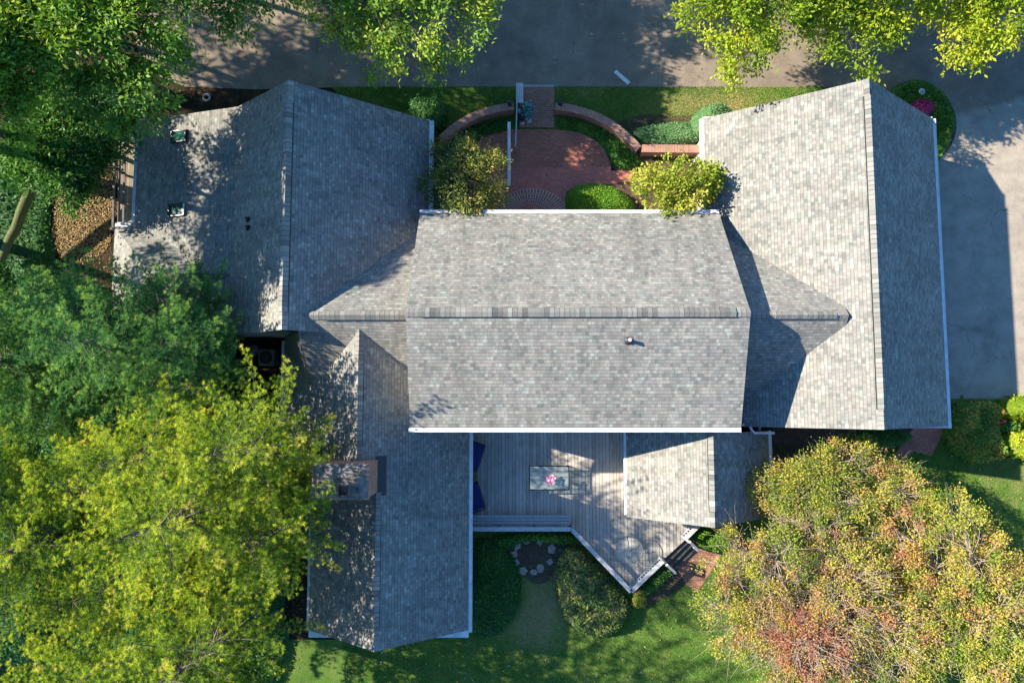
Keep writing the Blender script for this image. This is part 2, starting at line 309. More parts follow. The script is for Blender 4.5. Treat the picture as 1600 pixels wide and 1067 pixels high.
# ------------------------------------------------------------------ object helpers
def tag(o, label=None, cat=None, group=None, kind=None):
    if label: o['label'] = label
    if cat: o['category'] = cat
    if group: o['group'] = group
    if kind: o['kind'] = kind
    return o
def thing(name, label, cat, loc=(0, 0, 0), rz=0, group=None):
    o = bpy.data.objects.new(name, None); COL.objects.link(o); o.empty_display_size = .3
    o.location = loc; o.rotation_euler = (0, 0, rz)
    return tag(o, label, cat, group)
class MB:
    def __init__(s): s.v = []; s.f = []; s.uv = []
    def add(s, vs, fs, uvs=None):
        b = len(s.v); s.v += [tuple(p) for p in vs]
        for i, f in enumerate(fs):
            s.f.append(tuple(b + k for k in f))
            s.uv.append(uvs[i] if uvs else [(0, 0)] * len(f))
    def poly(s, pts, uvfn=None):
        s.add(pts, [tuple(range(len(pts)))], [[uvfn(p) for p in pts]] if uvfn else None)
    def box(s, c, d, rz=0.0, uvm=False):
        x, y, z = d[0] / 2, d[1] / 2, d[2] / 2; ca, sa = math.cos(rz), math.sin(rz)
        P = [(c[0] + a * x * ca - b * y * sa, c[1] + a * x * sa + b * y * ca, c[2] + e * z) for e in (-1, 1) for a, b in ((-1, -1), (1, -1), (1, 1), (-1, 1))]
        fs = [(3, 2, 1, 0), (4, 5, 6, 7), (0, 1, 5, 4), (1, 2, 6, 5), (2, 3, 7, 6), (3, 0, 4, 7)]
        X, Y, Z = d
        uv = [[(0, 0), (X, 0), (X, Y), (0, Y)]] * 2 + [[(0, 0), (X, 0), (X, Z), (0, Z)], [(0, 0), (Y, 0), (Y, Z), (0, Z)]] * 2
        s.add(P, fs, uv)
    def bar(s, a, b, wd, ht, up=Vector((0, 0, 1))):
        """rectangular bar from a to b, a/b on its centre line"""
        a, b = Vector(a), Vector(b); t = (b - a).normalized(); sd = t.cross(up)
        if sd.length < 1e-4: sd = Vector((1, 0, 0))
        sd.normalize(); n = sd.cross(t).normalized()
        P = [p + sd * (i * wd / 2) + n * (j * ht / 2) for p in (a, b) for i, j in ((-1, -1), (1, -1), (1, 1), (-1, 1))]
        s.add(P, [(3, 2, 1, 0), (4, 5, 6, 7), (0, 1, 5, 4), (1, 2, 6, 5), (2, 3, 7, 6), (3, 0, 4, 7)])
    def prism(s, pts, z0, z1, uvxy=True):
        n = len(pts); P = [(p[0], p[1], z0) for p in pts] + [(p[0], p[1], z1) for p in pts]
        fs = [tuple(range(n - 1, -1, -1)), tuple(range(n, 2 * n))]
        uv = [[(P[k][0], P[k][1]) for k in fs[0]], [(P[k][0], P[k][1]) for k in fs[1]]]
        d = 0
        for i in range(n):
            j = (i + 1) % n; L = math.dist(pts[i][:2], pts[j][:2])
            fs.append((i, j, n + j, n + i)); uv.append([(d, z0), (d + L, z0), (d + L, z1), (d, z1)]); d += L
        s.add(P, fs, uv)
    def slab(s, pts, th=.14):
        """sloping roof panel: top polygon (ccw seen from above) with thickness; uv = along slope in metres"""
        pts = [Vector(p) for p in pts]
        nrm = Vector((0, 0, 0))
        for i in range(len(pts)): nrm += pts[i].cross(pts[(i + 1) % len(pts)])
        if nrm.z < 0: pts.reverse(); nrm = -nrm
        nrm.normalize(); h = Vector((0, 0, 1)).cross(nrm); h.normalize(); sl_ = nrm.cross(h)
        n = len(pts); low = [p - Vector((0, 0, th)) for p in pts]
        P = pts + low; fs = [tuple(range(n)), tuple(range(2 * n - 1, n - 1, -1))]
        g = lambda p: (p.dot(h) + 50, p.dot(sl_) + 50)
        uv = [[g(P[k]) for k in f] for f in fs]
        for i in range(n):
            j = (i + 1) % n; fs.append((i, n + i, n + j, j)); uv.append([g(pts[i]), g(pts[i]), g(pts[j]), g(pts[j])])
        s.add(P, fs, uv)
    def tube(s, pts, rad, sides=6, cap=True):
        pts = [Vector(p) for p in pts]; b = len(s.v); n = len(pts)
        prev = None
        for i, p in enumerate(pts):
            t = (pts[min(i + 1, n - 1)] - pts[max(i - 1, 0)])
            if t.length < 1e-6: t = Vector((0, 0, 1))
            t.normalize()
            ref = Vector((1, 0, 0)) if abs(t.x) < .8 else Vector((0, 1, 0))
            a = t.cross(ref).normalized() if prev is None else (prev - t * prev.dot(t)).normalized(); prev = a
            c = t.cross(a); r = rad[i] if hasattr(rad, '__len__') else rad
            for k in range(sides):
                an = 2 * math.pi * k / sides
                s.v.append(tuple(p + a * (r * math.cos(an)) + c * (r * math.sin(an))))
        for i in range(n - 1):
            for k in range(sides):
                k2 = (k + 1) % sides
                s.f.append((b + i * sides + k, b + i * sides + k2, b + (i + 1) * sides + k2, b + (i + 1) * sides + k)); s.uv.append([(0, 0)] * 4)
        if cap:
            s.f.append(tuple(b + k for k in range(sides - 1, -1, -1))); s.uv.append([(0, 0)] * sides)
            s.f.append(tuple(b + (n - 1) * sides + k for k in range(sides))); s.uv.append([(0, 0)] * sides)
    def lathe(s, c, prof, sides=20):
        """prof: list of (r, z)"""
        b = len(s.v); n = len(prof)
        for r, z in prof:
            for k in range(sides):
                a = 2 * math.pi * k / sides; s.v.append((c[0] + r * math.cos(a), c[1] + r * math.sin(a), c[2] + z))
        for i in range(n - 1):
            for k in range(sides):
                k2 = (k + 1) % sides
                s.f.append((b + i * sides + k, b + i * sides + k2, b + (i + 1) * sides + k2, b + (i + 1) * sides + k)); s.uv.append([(0, 0)] * 4)
        if prof[0][0] > 1e-3: s.f.append(tuple(b + k for k in range(sides - 1, -1, -1))); s.uv.append([(0, 0)] * sides)
        if prof[-1][0] > 1e-3: s.f.append(tuple(b + (n - 1) * sides + k for k in range(sides))); s.uv.append([(0, 0)] * sides)
    def build(s, name, m, parent=None, smooth=False, bevel=0):
        me = bpy.data.meshes.new(name); me.from_pydata(s.v, [], s.f); me.materials.append(m)
        ul = me.uv_layers.new(name='UVMap')
        ul.data.foreach_set('uv', np.array([c for f in s.uv for c in f], dtype=np.float32).ravel())
        if smooth: me.polygons.foreach_set('use_smooth', [True] * len(me.polygons))
        me.update()
        o = bpy.data.objects.new(name, me); COL.objects.link(o)
        if parent: o.parent = parent
        if bevel:
            bv = o.modifiers.new('bevel', 'BEVEL'); bv.width = bevel; bv.segments = 2; bv.limit_method = 'ANGLE'
        return o

rng = np.random.default_rng(11)
def rand_dir(n, r=None):
    r = r or rng; v = r.normal(size=(n, 3)); return v / np.linalg.norm(v, axis=1)[:, None]
def nz(v): return v / np.maximum(np.linalg.norm(v, axis=1), 1e-9)[:, None]
class Leaves:
    """collects many small leaf faces for one mesh"""
    def __init__(s): s.P = []; s.R = []; s.T = []; s.TR = []; s.X = None
    def diamonds(s, pos, axis, nrm, L, W, rnd):
        side = nz(np.cross(axis, nrm)); L = np.broadcast_to(L, (len(pos),))[:, None]; W = np.broadcast_to(W, (len(pos),))[:, None]
        up = nz(np.cross(side, axis))
        mid = pos + axis * L * .45 + up * L * .06
        q = np.stack([pos, mid + side * W * .5, pos + axis * L, mid - side * W * .5], axis=1)
        s.P.append(q); s.R.append(np.clip(rnd, 0, 1))
    def needles(s, pos, axis, L, W, rnd):
        side = nz(np.cross(axis, rand_dir(len(pos)))); L = np.broadcast_to(L, (len(pos),))[:, None]; W = np.broadcast_to(W, (len(pos),))[:, None]
        q = np.stack([pos + side * W * .5, pos - side * W * .5, pos + axis * L], axis=1)
        s.T.append(q); s.TR.append(np.clip(rnd, 0, 1))
    def mesh(s, v, f, rnd): s.X = (np.array(v, dtype=np.float32), f, rnd)
    def build(s, name, m, parent=None, off=None):
        vs = []; rr = []; li = []; ls = []; lt = []; nv = 0; nl = 0
        if s.P:
            P = np.concatenate(s.P); R = np.concatenate(s.R); n = len(P)
            vs.append(P.reshape(-1, 3)); rr.append(np.repeat(R, 4)); li.append(np.arange(n * 4)); ls.append(np.arange(n) * 4); lt.append(np.full(n, 4)); nv += n * 4; nl += n * 4
        if s.T:
            P = np.concatenate(s.T); R = np.concatenate(s.TR); n = len(P)
            vs.append(P.reshape(-1, 3)); rr.append(np.repeat(R, 3)); li.append(np.arange(n * 3) + nv); ls.append(np.arange(n) * 3 + nl); lt.append(np.full(n, 3)); nv += n * 3; nl += n * 3
        if s.X is not None:
            v, f, r = s.X; f = np.array(f); vs.append(v); rr.append(np.full(len(v), r)); li.append(f.ravel() + nv); ls.append(np.arange(len(f)) * 4 + nl); lt.append(np.full(len(f), 4)); nv += len(v); nl += len(f) * 4
        V = np.concatenate(vs).astype(np.float32)
        if off is not None: V = V - np.array(off, dtype=np.float32)
        LI = np.concatenate(li).astype(np.int32); LS = np.concatenate(ls).astype(np.int32)
        me = bpy.data.meshes.new(name); me.vertices.add(len(V)); me.vertices.foreach_set('co', V.ravel())
        me.loops.add(len(LI)); me.loops.foreach_set('vertex_index', LI)
        me.polygons.add(len(LS)); me.polygons.foreach_set('loop_start', LS)
        try: me.polygons.foreach_set('loop_total', np.concatenate(lt).astype(np.int32))
        except Exception: pass
        at = me.attributes.new('rnd', 'FLOAT', 'POINT'); at.data.foreach_set('value', np.concatenate(rr).astype(np.float32))
        me.materials.append(m); me.update(calc_edges=True); me.validate()
        o = bpy.data.objects.new(name, me); COL.objects.link(o)
        if parent: o.parent = parent
        return o

def inpoly(x, y, poly):
    x = np.asarray(x); y = np.asarray(y); c = np.zeros(x.shape, bool); n = len(poly)
    for i in range(n):
        x1, y1 = poly[i]; x2, y2 = poly[(i + 1) % n]
        if y1 == y2: continue
        k = ((y1 > y) != (y2 > y)) & (x < (x2 - x1) * (y - y1) / (y2 - y1) + x1); c ^= k
    return c
def edgedist(x, y, poly):
    d = np.full(np.shape(x), 1e9); n = len(poly)
    for i in range(n):
        a = np.array(poly[i]); b = np.array(poly[(i + 1) % n]); ab = b - a; L = (ab ** 2).sum() + 1e-12
        t = np.clip(((x - a[0]) * ab[0] + (y - a[1]) * ab[1]) / L, 0, 1)
        d = np.minimum(d, np.hypot(x - a[0] - t * ab[0], y - a[1] - t * ab[1]))
    return d
class VN:
    """smooth 2-D value noise"""
    def __init__(s, seed): s.t = np.random.default_rng(seed).random((64, 64))
    def __call__(s, x, y, f):
        x = np.asarray(x) * f + 1000; y = np.asarray(y) * f + 1000; i = np.floor(x).astype(int); j = np.floor(y).astype(int); u = x - i; v = y - j
        u = u * u * (3 - 2 * u); v = v * v * (3 - 2 * v); t = s.t
        return (t[i % 64, j % 64] * (1 - u) + t[(i + 1) % 64, j % 64] * u) * (1 - v) + (t[i % 64, (j + 1) % 64] * (1 - u) + t[(i + 1) % 64, (j + 1) % 64] * u) * v
vn = VN(5)
def smooth_poly(pts, it=2):
    for _ in range(it):
        q = []
        for i in range(len(pts)):
            a, b = pts[i], pts[(i + 1) % len(pts)]
            q += [(a[0] * .75 + b[0] * .25, a[1] * .75 + b[1] * .25), (a[0] * .25 + b[0] * .75, a[1] * .25 + b[1] * .75)]
        pts = q
    return pts
def bed(lv, poly, h, ew, dens, L, W, seed=1, z0=0.0, lump=.25, tone=.5, spread=.22, lumpf=1.3):
    """leafy mound/ground cover filling a plan polygon: height rises over edge width ew"""
    r = np.random.default_rng(seed); P = np.array(poly)
    lo, hi = P.min(0), P.max(0)
    def hf(x, y):
        d = edgedist(x, y, poly); e = np.clip(d / ew, 0, 1)
        return z0 + h * np.sqrt(1 - (1 - e) ** 2 + 1e-9) * (1 - lump + lump * 2 * vn(x + seed * 3.1, y, lumpf)) 
    area = (hi - lo).prod(); n = int(area * dens)
    x = r.uniform(lo[0], hi[0], n); y = r.uniform(lo[1], hi[1], n); k = inpoly(x, y, poly); x, y = x[k], y[k]; n = len(x)
    z = hf(x, y); e = .08; gx = (hf(x + e, y) - hf(x - e, y)) / (2 * e); gy = (hf(x, y + e) - hf(x, y - e)) / (2 * e)
    nr = nz(np.stack([-np.clip(gx, -2, 2), -np.clip(gy, -2, 2), np.ones(n)], 1))
    dep = r.random(n) ** 1.5 * min(.18, h * .5)
    pos = np.stack([x, y, z], 1) - nr * dep[:, None]
    nn = nz(nr + rand_dir(n, r) * .75); ax = nz(np.cross(nn, rand_dir(n, r))); ax = nz(ax + nr * .35)
    tonev = tone + spread * r.normal(size=n) * .7 + (vn(x, y, 1.7) - .5) * spread * 2.2
    s = r.uniform(.7, 1.3, n)
    lv.diamonds(pos, ax, nn, L * s, W * s, tonev)
    c = .16; nx = int((hi[0] - lo[0]) / c) + 2; ny = int((hi[1] - lo[1]) / c) + 2
    gx_, gy_ = np.meshgrid(lo[0] + np.arange(nx) * c, lo[1] + np.arange(ny) * c, indexing='ij')
    gz = np.where(inpoly(gx_, gy_, poly), hf(gx_, gy_) - .07, z0 - .02)
    idx = np.arange(nx * ny).reshape(nx, ny)
    ok = inpoly(gx_[:-1, :-1] + c / 2, gy_[:-1, :-1] + c / 2, poly)
    fs = np.stack([idx[:-1, :-1], idx[1:, :-1], idx[1:, 1:], idx[:-1, 1:]], -1)[ok]
    vv = np.stack([gx_, gy_, gz], -1).reshape(-1, 3)
    if len(fs):
        if lv.X is None: lv.X = (vv, fs, .05)
        else: lv.X = (np.concatenate([lv.X[0], vv]), np.concatenate([lv.X[1], fs + len(lv.X[0])]), .05)
def PX(pts, z=0.0): return [XY(a, b, z) for a, b in pts]

def shrub(name, label, cat, pts, h, ew, dens, L, W, m, seed, group=None, z=None, zpx=None, **kw):
    poly = smooth_poly(PX(pts, h * .5 if zpx is None else zpx))
    lv = Leaves(); bed(lv, poly, h, ew, dens, L, W, seed, **kw)
    c = np.array(poly).mean(0)
    t = thing(name, label, cat, (c[0], c[1], 0), 0, group)
    lv.build('foliage', m, t, (c[0], c[1], 0))
    mb = MB()
    for k in range(5):
        a = k * 1.256 + seed; d = min(ew, .5) * .4
        mb.tube([(0.05 * math.cos(a), .05 * math.sin(a), 0), (d * math.cos(a), d * math.sin(a), h * .75)], [.025, .008], 5)
    mb.build('stem', MT['bark'], t)
    return t

# ------------------------------------------------------------------ trees
def curve(a, b, sag, n=5, jit=.0, r=random):
    a, b = Vector(a), Vector(b); out = []
    for i in range(n + 1):
        t = i / n; p = a.lerp(b, t); p.z += sag * 4 * t * (1 - t)
        if 0 < i < n: p += Vector((r.uniform(-jit, jit), r.uniform(-jit, jit), r.uniform(-jit, jit)))
        out.append(p)
    return out
def broadleaf(name, label, base, center, R, lobes, clumps, per, leaf, m, bark, seed, group=None, trunk_r=.2, s=.26,
              tone=.5, spread=.18, limbr=.05, twig=.009, hemi=-.15, twigs_bare=0, radial=0.0, lobe_r=.42, upb=.6, lobetone=.16, shell=(.72, 1.0)):
    """base (x,y), crown centre (x,y,z), R = crown radii; foliage in leaf clumps on the shells of irregular lobes, each on its own limb"""
    r = np.random.default_rng(seed); pr = random.Random(seed)
    bx, by = base; c = np.array(center); R = np.array(R)
    t = thing(name, label, 'tree', (bx, by, 0), 0, group)
    mb = MB()
    fork = Vector((bx + (c[0] - bx) * .45, by + (c[1] - by) * .45, max(.6, c[2] - R[2] * .85)))
    tr = curve((0, 0, -.1), (fork.x - bx, fork.y - by, fork.z), 0, 4, .08, pr)
    top = Vector((c[0] - bx, c[1] - by, c[2] + R[2] * .35)); tr2 = curve(tr[-1], top, 0, 4, .15, pr)
    pts = tr + tr2[1:]
    mb.tube(pts, [trunk_r * (1.25 if i == 0 else 1) * (1 - .82 * i / (len(pts) - 1)) for i in range(len(pts))], 8)
    lv = Leaves(); P = []; A = []; T = []; S = []
    for i in range(lobes):
        zz = hemi + (1 - hemi) * ((i + .5) / lobes) ** .9; an = i * 2.39996 + r.uniform(-.4, .4); rr = math.sqrt(max(0, 1 - min(zz, .98) ** 2))
        d = np.array([rr * math.cos(an), rr * math.sin(an), zz]); k = r.uniform(.42, .92)
        lc = c + d * R * k; lr = R * lobe_r * r.uniform(.75, 1.2)
        j = int(np.argmin([abs(p.z + 0 - (lc[2] - R[2] * .45)) + .0 for p in pts])); st_ = pts[max(1, min(j, len(pts) - 2))]
        lcl = Vector((lc[0] - bx, lc[1] - by, lc[2])); limb = curve(st_, lcl, .25, 5, .18, pr)
        mb.tube(limb, [limbr * (1 - .7 * q / 5) for q in range(6)], 5, False)
        rn_ = math.hypot(*((lc - c) / R)[:2]); ltone = r.normal() * lobetone + radial * (.55 - rn_)
        nc = max(3, int(clumps * r.uniform(.7, 1.25)))
        for q in range(nc):
            dd = r.normal(size=3); dd /= np.linalg.norm(dd)
            if dd[2] < -.35: dd[2] *= -1
            cc = lc + dd * lr * r.uniform(*shell)
            ccl = Vector((cc[0] - bx, cc[1] - by, cc[2])); b0 = limb[pr.choice((3, 4, 5))]
            tw = curve(b0, ccl, .08, 3, .06, pr)
            mb.tube(tw, [twig * 2, twig * 1.5, twig, twig * .6], 4, False)
            for _ in range(twigs_bare):
                e = ccl + Vector(r.normal(size=3) * .38); mb.tube([tw[2], (tw[2] + e) / 2 + Vector(r.normal(size=3) * .05), e], [twig * .9, twig * .7, twig * .4], 3, False)
            n = int(per * r.uniform(.6, 1.4) * (1 if not radial else .5 + .75 * min(1, rn_ / .6)))
            ps = r.normal(size=(n, 3)) * np.array([s, s, s * .55]) + cc
            o = nz(ps - c); o = nz(o * .7 + rand_dir(n, r) * .8 + np.array([0, 0, -.15]))
            P.append(ps); A.append(o); T.append(tone + ltone + r.normal() * spread * .85 + r.normal(size=n) * spread * .35); S.append(r.uniform(.7, 1.25, n))
    P = np.concatenate(P); A = np.concatenate(A); T = np.concatenate(T); S = np.concatenate(S)
    nn = nz(rand_dir(len(P), r) + np.array([SUN.x * .3, SUN.y * .3, upb]))
    k = P[:, 2] > .15
    lv.diamonds(P[k], A[k], nn[k], leaf[0] * S[k], leaf[1] * S[k], T[k])
    mb.build('trunk', bark, t, True)
    lv.build('crown', m, t, (bx, by, 0))
    return t

def pine(name, label, base, h, rad, m, bark, seed, group=None, z0=.22, leaders=((0, 0, 1, 1),), prof=None, reach=None, tone=.5, tuft=.165, dense=1.0, nlen=.17, nbr=6):
    """white pine: whorls of long limbs carrying flat plumes of needle tufts. reach(azimuth) scales limb length."""
    r = np.random.default_rng(seed); pr = random.Random(seed); bx, by = base
    t = thing(name, label, 'tree', (bx, by, 0), 0, group); mb = MB(); lv = Leaves()
    trunk = [Vector((.12 * math.sin(i * 1.3), .1 * math.cos(i * 1.7), h * i / 8)) for i in range(9)]
    mb.tube(trunk, [.26 * (1 - .9 * i / 8) for i in range(9)], 8)
    TP = []; TD = []; TT = []
    H0, R0 = h, rad
    for lx, ly, hk, rk in leaders:
        hh = H0 * hk; rad_ = R0 * rk; z = hh * (z0 if hk == 1 else .4); az0 = r.uniform(0, 6)
        if hk != 1: mb.tube([Vector((lx * q, ly * q, hh * (.3 + .68 * q ** .8))) for q in (0, .25, .5, .75, 1)], [.11, .09, .07, .05, .02], 6)
        while z < hh * .985:
            f = z / hh; L0 = rad_ * (prof(f) if prof else (1 - f) ** .45 * .98 + .06)
            nb = nbr
            for b in range(nb):
                az = az0 + b * 2 * math.pi / nb + r.normal() * .22
                L = L0 * r.uniform(.72, 1.15) * (reach(az) if reach else 1)
                if L < .25: continue
                rise = .10 + .55 * f + r.normal() * .07
                d = Vector((math.cos(az), math.sin(az), 0)); sd = Vector((-d.y, d.x, 0)); bend = r.normal() * .15
                st0 = Vector((lx * min(1, f * 1.6), ly * min(1, f * 1.6), z)); nseg = max(4, int(L / .19))
                pts = []
                for i in range(nseg + 1):
                    q = i / nseg; pts.append(st0 + d * (L * q) + sd * (bend * L * q * q) + Vector((0, 0, L * (rise * q - .18 * q * (1 - q) * 2 + .12 * q ** 3))))
                mb.tube(pts[::2] + ([pts[-1]] if nseg % 2 else []), [max(.006, .045 * (L / 4) * (1 - .9 * i / max(1, len(pts[::2]) - 1))) for i in range(len(pts[::2]) + (1 if nseg % 2 else 0))], 4, False)
                bt = r.normal() * .13
                for i in range(max(1, int(nseg * .22)), nseg + 1):
                    q = i / nseg; p = pts[i]; tg = (pts[i] - pts[i - 1]).normalized()
                    for sgn in (-1, 1):
                        if r.random() > .93 * dense + .07: continue
                        l = (.16 + .17 * (1 - q) * min(L, 4) + .16 * math.sin(q * 3.14)) * r.uniform(.6, 1.3)
                        if i == nseg: l = .22
                        an = sgn * r.uniform(.55, 1.05) * (1 - .35 * q)
                        dv = (tg * math.cos(an) + sd * math.sin(an) + Vector((0, 0, r.uniform(.05, .35)))).normalized()
                        nt_ = max(2, int(l / tuft)); tt = bt + r.normal() * .07
                        ks = (np.arange(nt_) + r.uniform(.5, 1, nt_)) / nt_
                        pp = np.array(p)[None] + np.array(dv)[None] * (ks * l)[:, None] + r.normal(size=(nt_, 3)) * .035
                        TP.append(pp); TD.append(np.repeat(np.array(dv)[None], nt_, 0)); TT.append(tone + tt + .36 * (ks - .5) + .40 * (q - .6) + r.normal(size=nt_) * .06)
            az0 += 1.1; z += h * .053 * r.uniform(.8, 1.2)
    TP = np.concatenate(TP); TD = np.concatenate(TD); TT = np.concatenate(TT); K = 28
    P = np.repeat(TP, K, 0); D = np.repeat(TD, K, 0); T = np.repeat(TT + r.normal(size=len(TT)) * .07, K) + r.normal(size=len(TP) * K) * .05
    ax = nz(D * .45 + rand_dir(len(P), r) + np.array([0, 0, .45]))
    lv.needles(P, ax, nlen * r.uniform(.7, 1.2, len(P)), .017, T)
    mb.build('trunk', bark, t, True); lv.build('crown', m, t)
    return t
# ================================================================== SETTING
def sheet(name, poly, z, m, kind='structure', grid=None, dryfn=None):
    if grid is None:
        mb = MB(); mb.poly([(x, y, z) for x, y in poly], lambda p: (p[0], p[1])); o = mb.build(name, m)
    else:
        P = np.array(poly); lo, hi = P.min(0), P.max(0); c = grid
        # clip by building cells inside only; finer border from the polygon fan is not needed at this size
        nx = int((hi[0] - lo[0]) / c) + 1; ny = int((hi[1] - lo[1]) / c) + 1
        X, Y = np.meshgrid(lo[0] + np.arange(nx + 1) * c, lo[1] + np.arange(ny + 1) * c, indexing='ij')
        ok = inpoly(X[:-1, :-1] + c / 2, Y[:-1, :-1] + c / 2, poly); I = np.arange((nx + 1) * (ny + 1)).reshape(nx + 1, ny + 1)
        fs = np.stack([I[:-1, :-1], I[1:, :-1], I[1:, 1:], I[:-1, 1:]], -1)[ok]
        me = bpy.data.meshes.new(name)
        me.from_pydata(np.stack([X, Y, np.full(X.shape, z)], -1).reshape(-1, 3).tolist(), [], fs.tolist()); me.materials.append(m)
        at = me.attributes.new('dry', 'FLOAT', 'POINT'); at.data.foreach_set('value', dryfn(X.ravel(), Y.ravel()).astype(np.float32))
        me.update(); o = bpy.data.objects.new(name, me); COL.objects.link(o)
    return tag(o, kind=kind)

mb = MB(); mb.poly([(-160, -160, 0), (160, -160, 0), (160, 160, 0), (-160, 160, 0)]); tag(mb.build('ground', MT['soil']), kind='structure')
drive = PX([(215, -420), (2100, -420), (2100, 640), (1590, 622), (1480, 626), (1380, 600), (1380, 160), (1240, 137), (960, 136), (560, 136), (400, 140), (290, 136), (225, 110), (205, 40)])
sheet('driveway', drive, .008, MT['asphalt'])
def dry_lit_front(x, y):
    a = XY(1110, 165); b = XY(915, 150)  # dry verge, with sunlit grass painted in as the same dry tone
    return .15 + .75 * np.exp(-(((x - a[0]) / 3.2) ** 2 + ((y - a[1]) / .9) ** 2)) + .35 * np.exp(-(((x - b[0]) / 1) ** 2 + ((y - b[1]) / .5) ** 2))
def dry_back(x, y):
    a = XY(850, 950); b = XY(815, 985); c = XY(1590, 735)
    return .12 + .95 * np.exp(-(((x - a[0]) / 1.0) ** 2 + ((y - a[1]) / 1.7) ** 2)) + .5 * np.exp(-(((x - b[0]) / 1.3) ** 2 + ((y - b[1]) / .8) ** 2)) + .35 * np.exp(-(((x - c[0]) / 1.5) ** 2 + ((y - c[1]) / 1.5) ** 2))
flawn = PX([(520, 136), (1330, 136), (1380, 200), (1110, 262), (1000, 262), (660, 262), (560, 200)])
sheet('front_lawn', flawn, .016, MT['lawn'], grid=.1, dryfn=dry_lit_front)
blawn = PX([(430, 1000), (560, 1000), (700, 830), (1000, 800), (1230, 690), (1400, 655), (1500, 620), (2300, 640), (2300, 1700), (430, 1700)])
sheet('back_lawn', blawn, .016, MT["lawn"], grid=.17, dryfn=dry_back)

def arc(cx, cy, rx, ry, a0, a1, n=14):
    return [(cx + rx * math.cos(math.radians(a0 + (a1 - a0) * i / n)), cy - ry * math.sin(math.radians(a0 + (a1 - a0) * i / n))) for i in range(n + 1)]
# brick court: half-round patio, its entry walk and the fan laid before the door
patio = PX([(800, 203)] + [(868, 203), (905, 208), (930, 220), (945, 236), (953, 255), (955, 267), (992, 268), (992, 282), (885, 300), (885, 345), (690, 345), (690, 262), (710, 240), (740, 218), (770, 207)])
mb = MB(); mb.prism(patio, -.02, .035); tag(mb.build('brick_patio', MT['patio']), kind='structure')
mb = MB(); mb.prism(PX([(812, 137), (866, 137), (866, 200), (812, 200)]), -.02, .045); o = tag(mb.build('brick_path', MT['walkbrick']), kind='structure')
mb = MB(); mb.prism(PX([(814, 133.5), (866, 133.5), (866, 136.6), (814, 136.6)]), -.02, .05); tag(mb.build('kerb', MT['pale']), kind='structure')
mb = MB()
fc = XY(831, 346)
for r0, r1 in ((1.02, 1.26), (1.34, 1.58), (1.66, 1.90)):
    n = 26; dth = math.radians(136) / n
    for i in range(n):
        a0 = math.radians(22) + i * dth; a1 = a0 + dth
        P = [(fc[0] + rr * math.cos(a), fc[1] + rr * .86 * math.sin(a), .042) for rr, a in ((r0, a0), (r1, a0), (r1, a1), (r0, a1))]
        u0, u1 = i * .11, (i + 1) * .11
        mb.add(P, [(0, 1, 2, 3)], [[(u0, 0), (u0, .24), (u1, .24), (u1, 0)]])
tag(mb.build('brick_fan_paving', MT['fan']), kind='structure')
mb = MB(); mb.prism(PX([(1430, 664), (1478, 664), (1455, 712), (1425, 704), (1395, 760), (1370, 750)]), -.02, .03); tag(mb.build('side_path', MT['patio']), kind='structure')
mb = MB(); mb.prism(PX([(1048, 872), (1092, 836), (1130, 862), (1090, 925), (1072, 912)]), -.02, .03); tag(mb.build('garden_path', MT['walkbrick']), kind='structure')
sheet('front_bed_soil', PX([(1020, 178), (1060, 182), (1200, 176), (1200, 200), (1120, 232), (1010, 232), (985, 205), (960, 192), (990, 183)]), .024, MT['mulch'])
sheet('mulch_bed', smooth_poly(PX([(775, 838), (890, 838), (886, 870), (862, 905), (842, 914), (822, 905), (802, 880), (780, 862)])), .024, MT['mulch'])
sheet('house_bed_soil', PX([(1205, 640), (1470, 640), (1440, 700), (1210, 740)]), .022, MT['mulch'])
sheet('deck_bed_soil', PX([(985, 930), (1050, 870), (1085, 905), (1010, 950)]), .024, MT['mulch'])
sheet('courtyard_soil', PX([(660, 200), (800, 195), (770, 207), (740, 218), (710, 240), (690, 262), (690, 345), (655, 345)]), .024, MT['soil'])
sheet('courtyard_bed_soil', PX([(880, 190), (960, 200), (1000, 232), (1110, 236), (1125, 345), (885, 345), (885, 300), (992, 283), (955, 262), (940, 222)]), .024, MT['mulch'])
sheet('driveway_bed_soil', smooth_poly(PX([(1380, 150), (1420, 122), (1460, 132), (1490, 165), (1496, 205), (1480, 240), (1455, 258), (1440, 200)])), .024, MT['mulch'])

# ================================================================== HOUSE
house = thing('house', 'white trimmed house with grey shingled roofs over several joined wings', 'house')
TH = .16
LWn, LWs = U(449, 124, 6.9), U(443, 515, 6.9)
XLR = (LWn.x + LWs.x) / 2; YLN = LWn.y; YLS = LWs.y
XLE = U(671, 190, 2.8).x; YLEN = U(671, 190, 2.8).y
bk = U(372, 168, 4.35); XLB = bk.x; XLW = U(217, 190, 2.8).x
def roof(name, panels, label=None, parent=house):
    mb = MB()
    for p in panels: mb.slab(p, TH)
    o = mb.build(name, MT['shingle'], parent)
    if label: o['label'] = label
    return o
YN = (YLN + YLEN) / 2
lw = roof('roof', [
    [(XLR, YN, 6.9), (XLR, YLS, 6.9), (XLE, YLS, 2.8), (XLE, YN, 2.8)],
    [(XLR, YN, 6.9), (XLB, YN, 4.35), (XLB, YLS, 4.35), (XLR, YLS, 6.9)],
    [(XLB, YN, 4.35), (XLW, YN, 2.8), (XLW, YLS, 2.8), (XLB, YLS, 4.35)]], 'dappled gabled roof with a long shallow outer slope and two skylights')
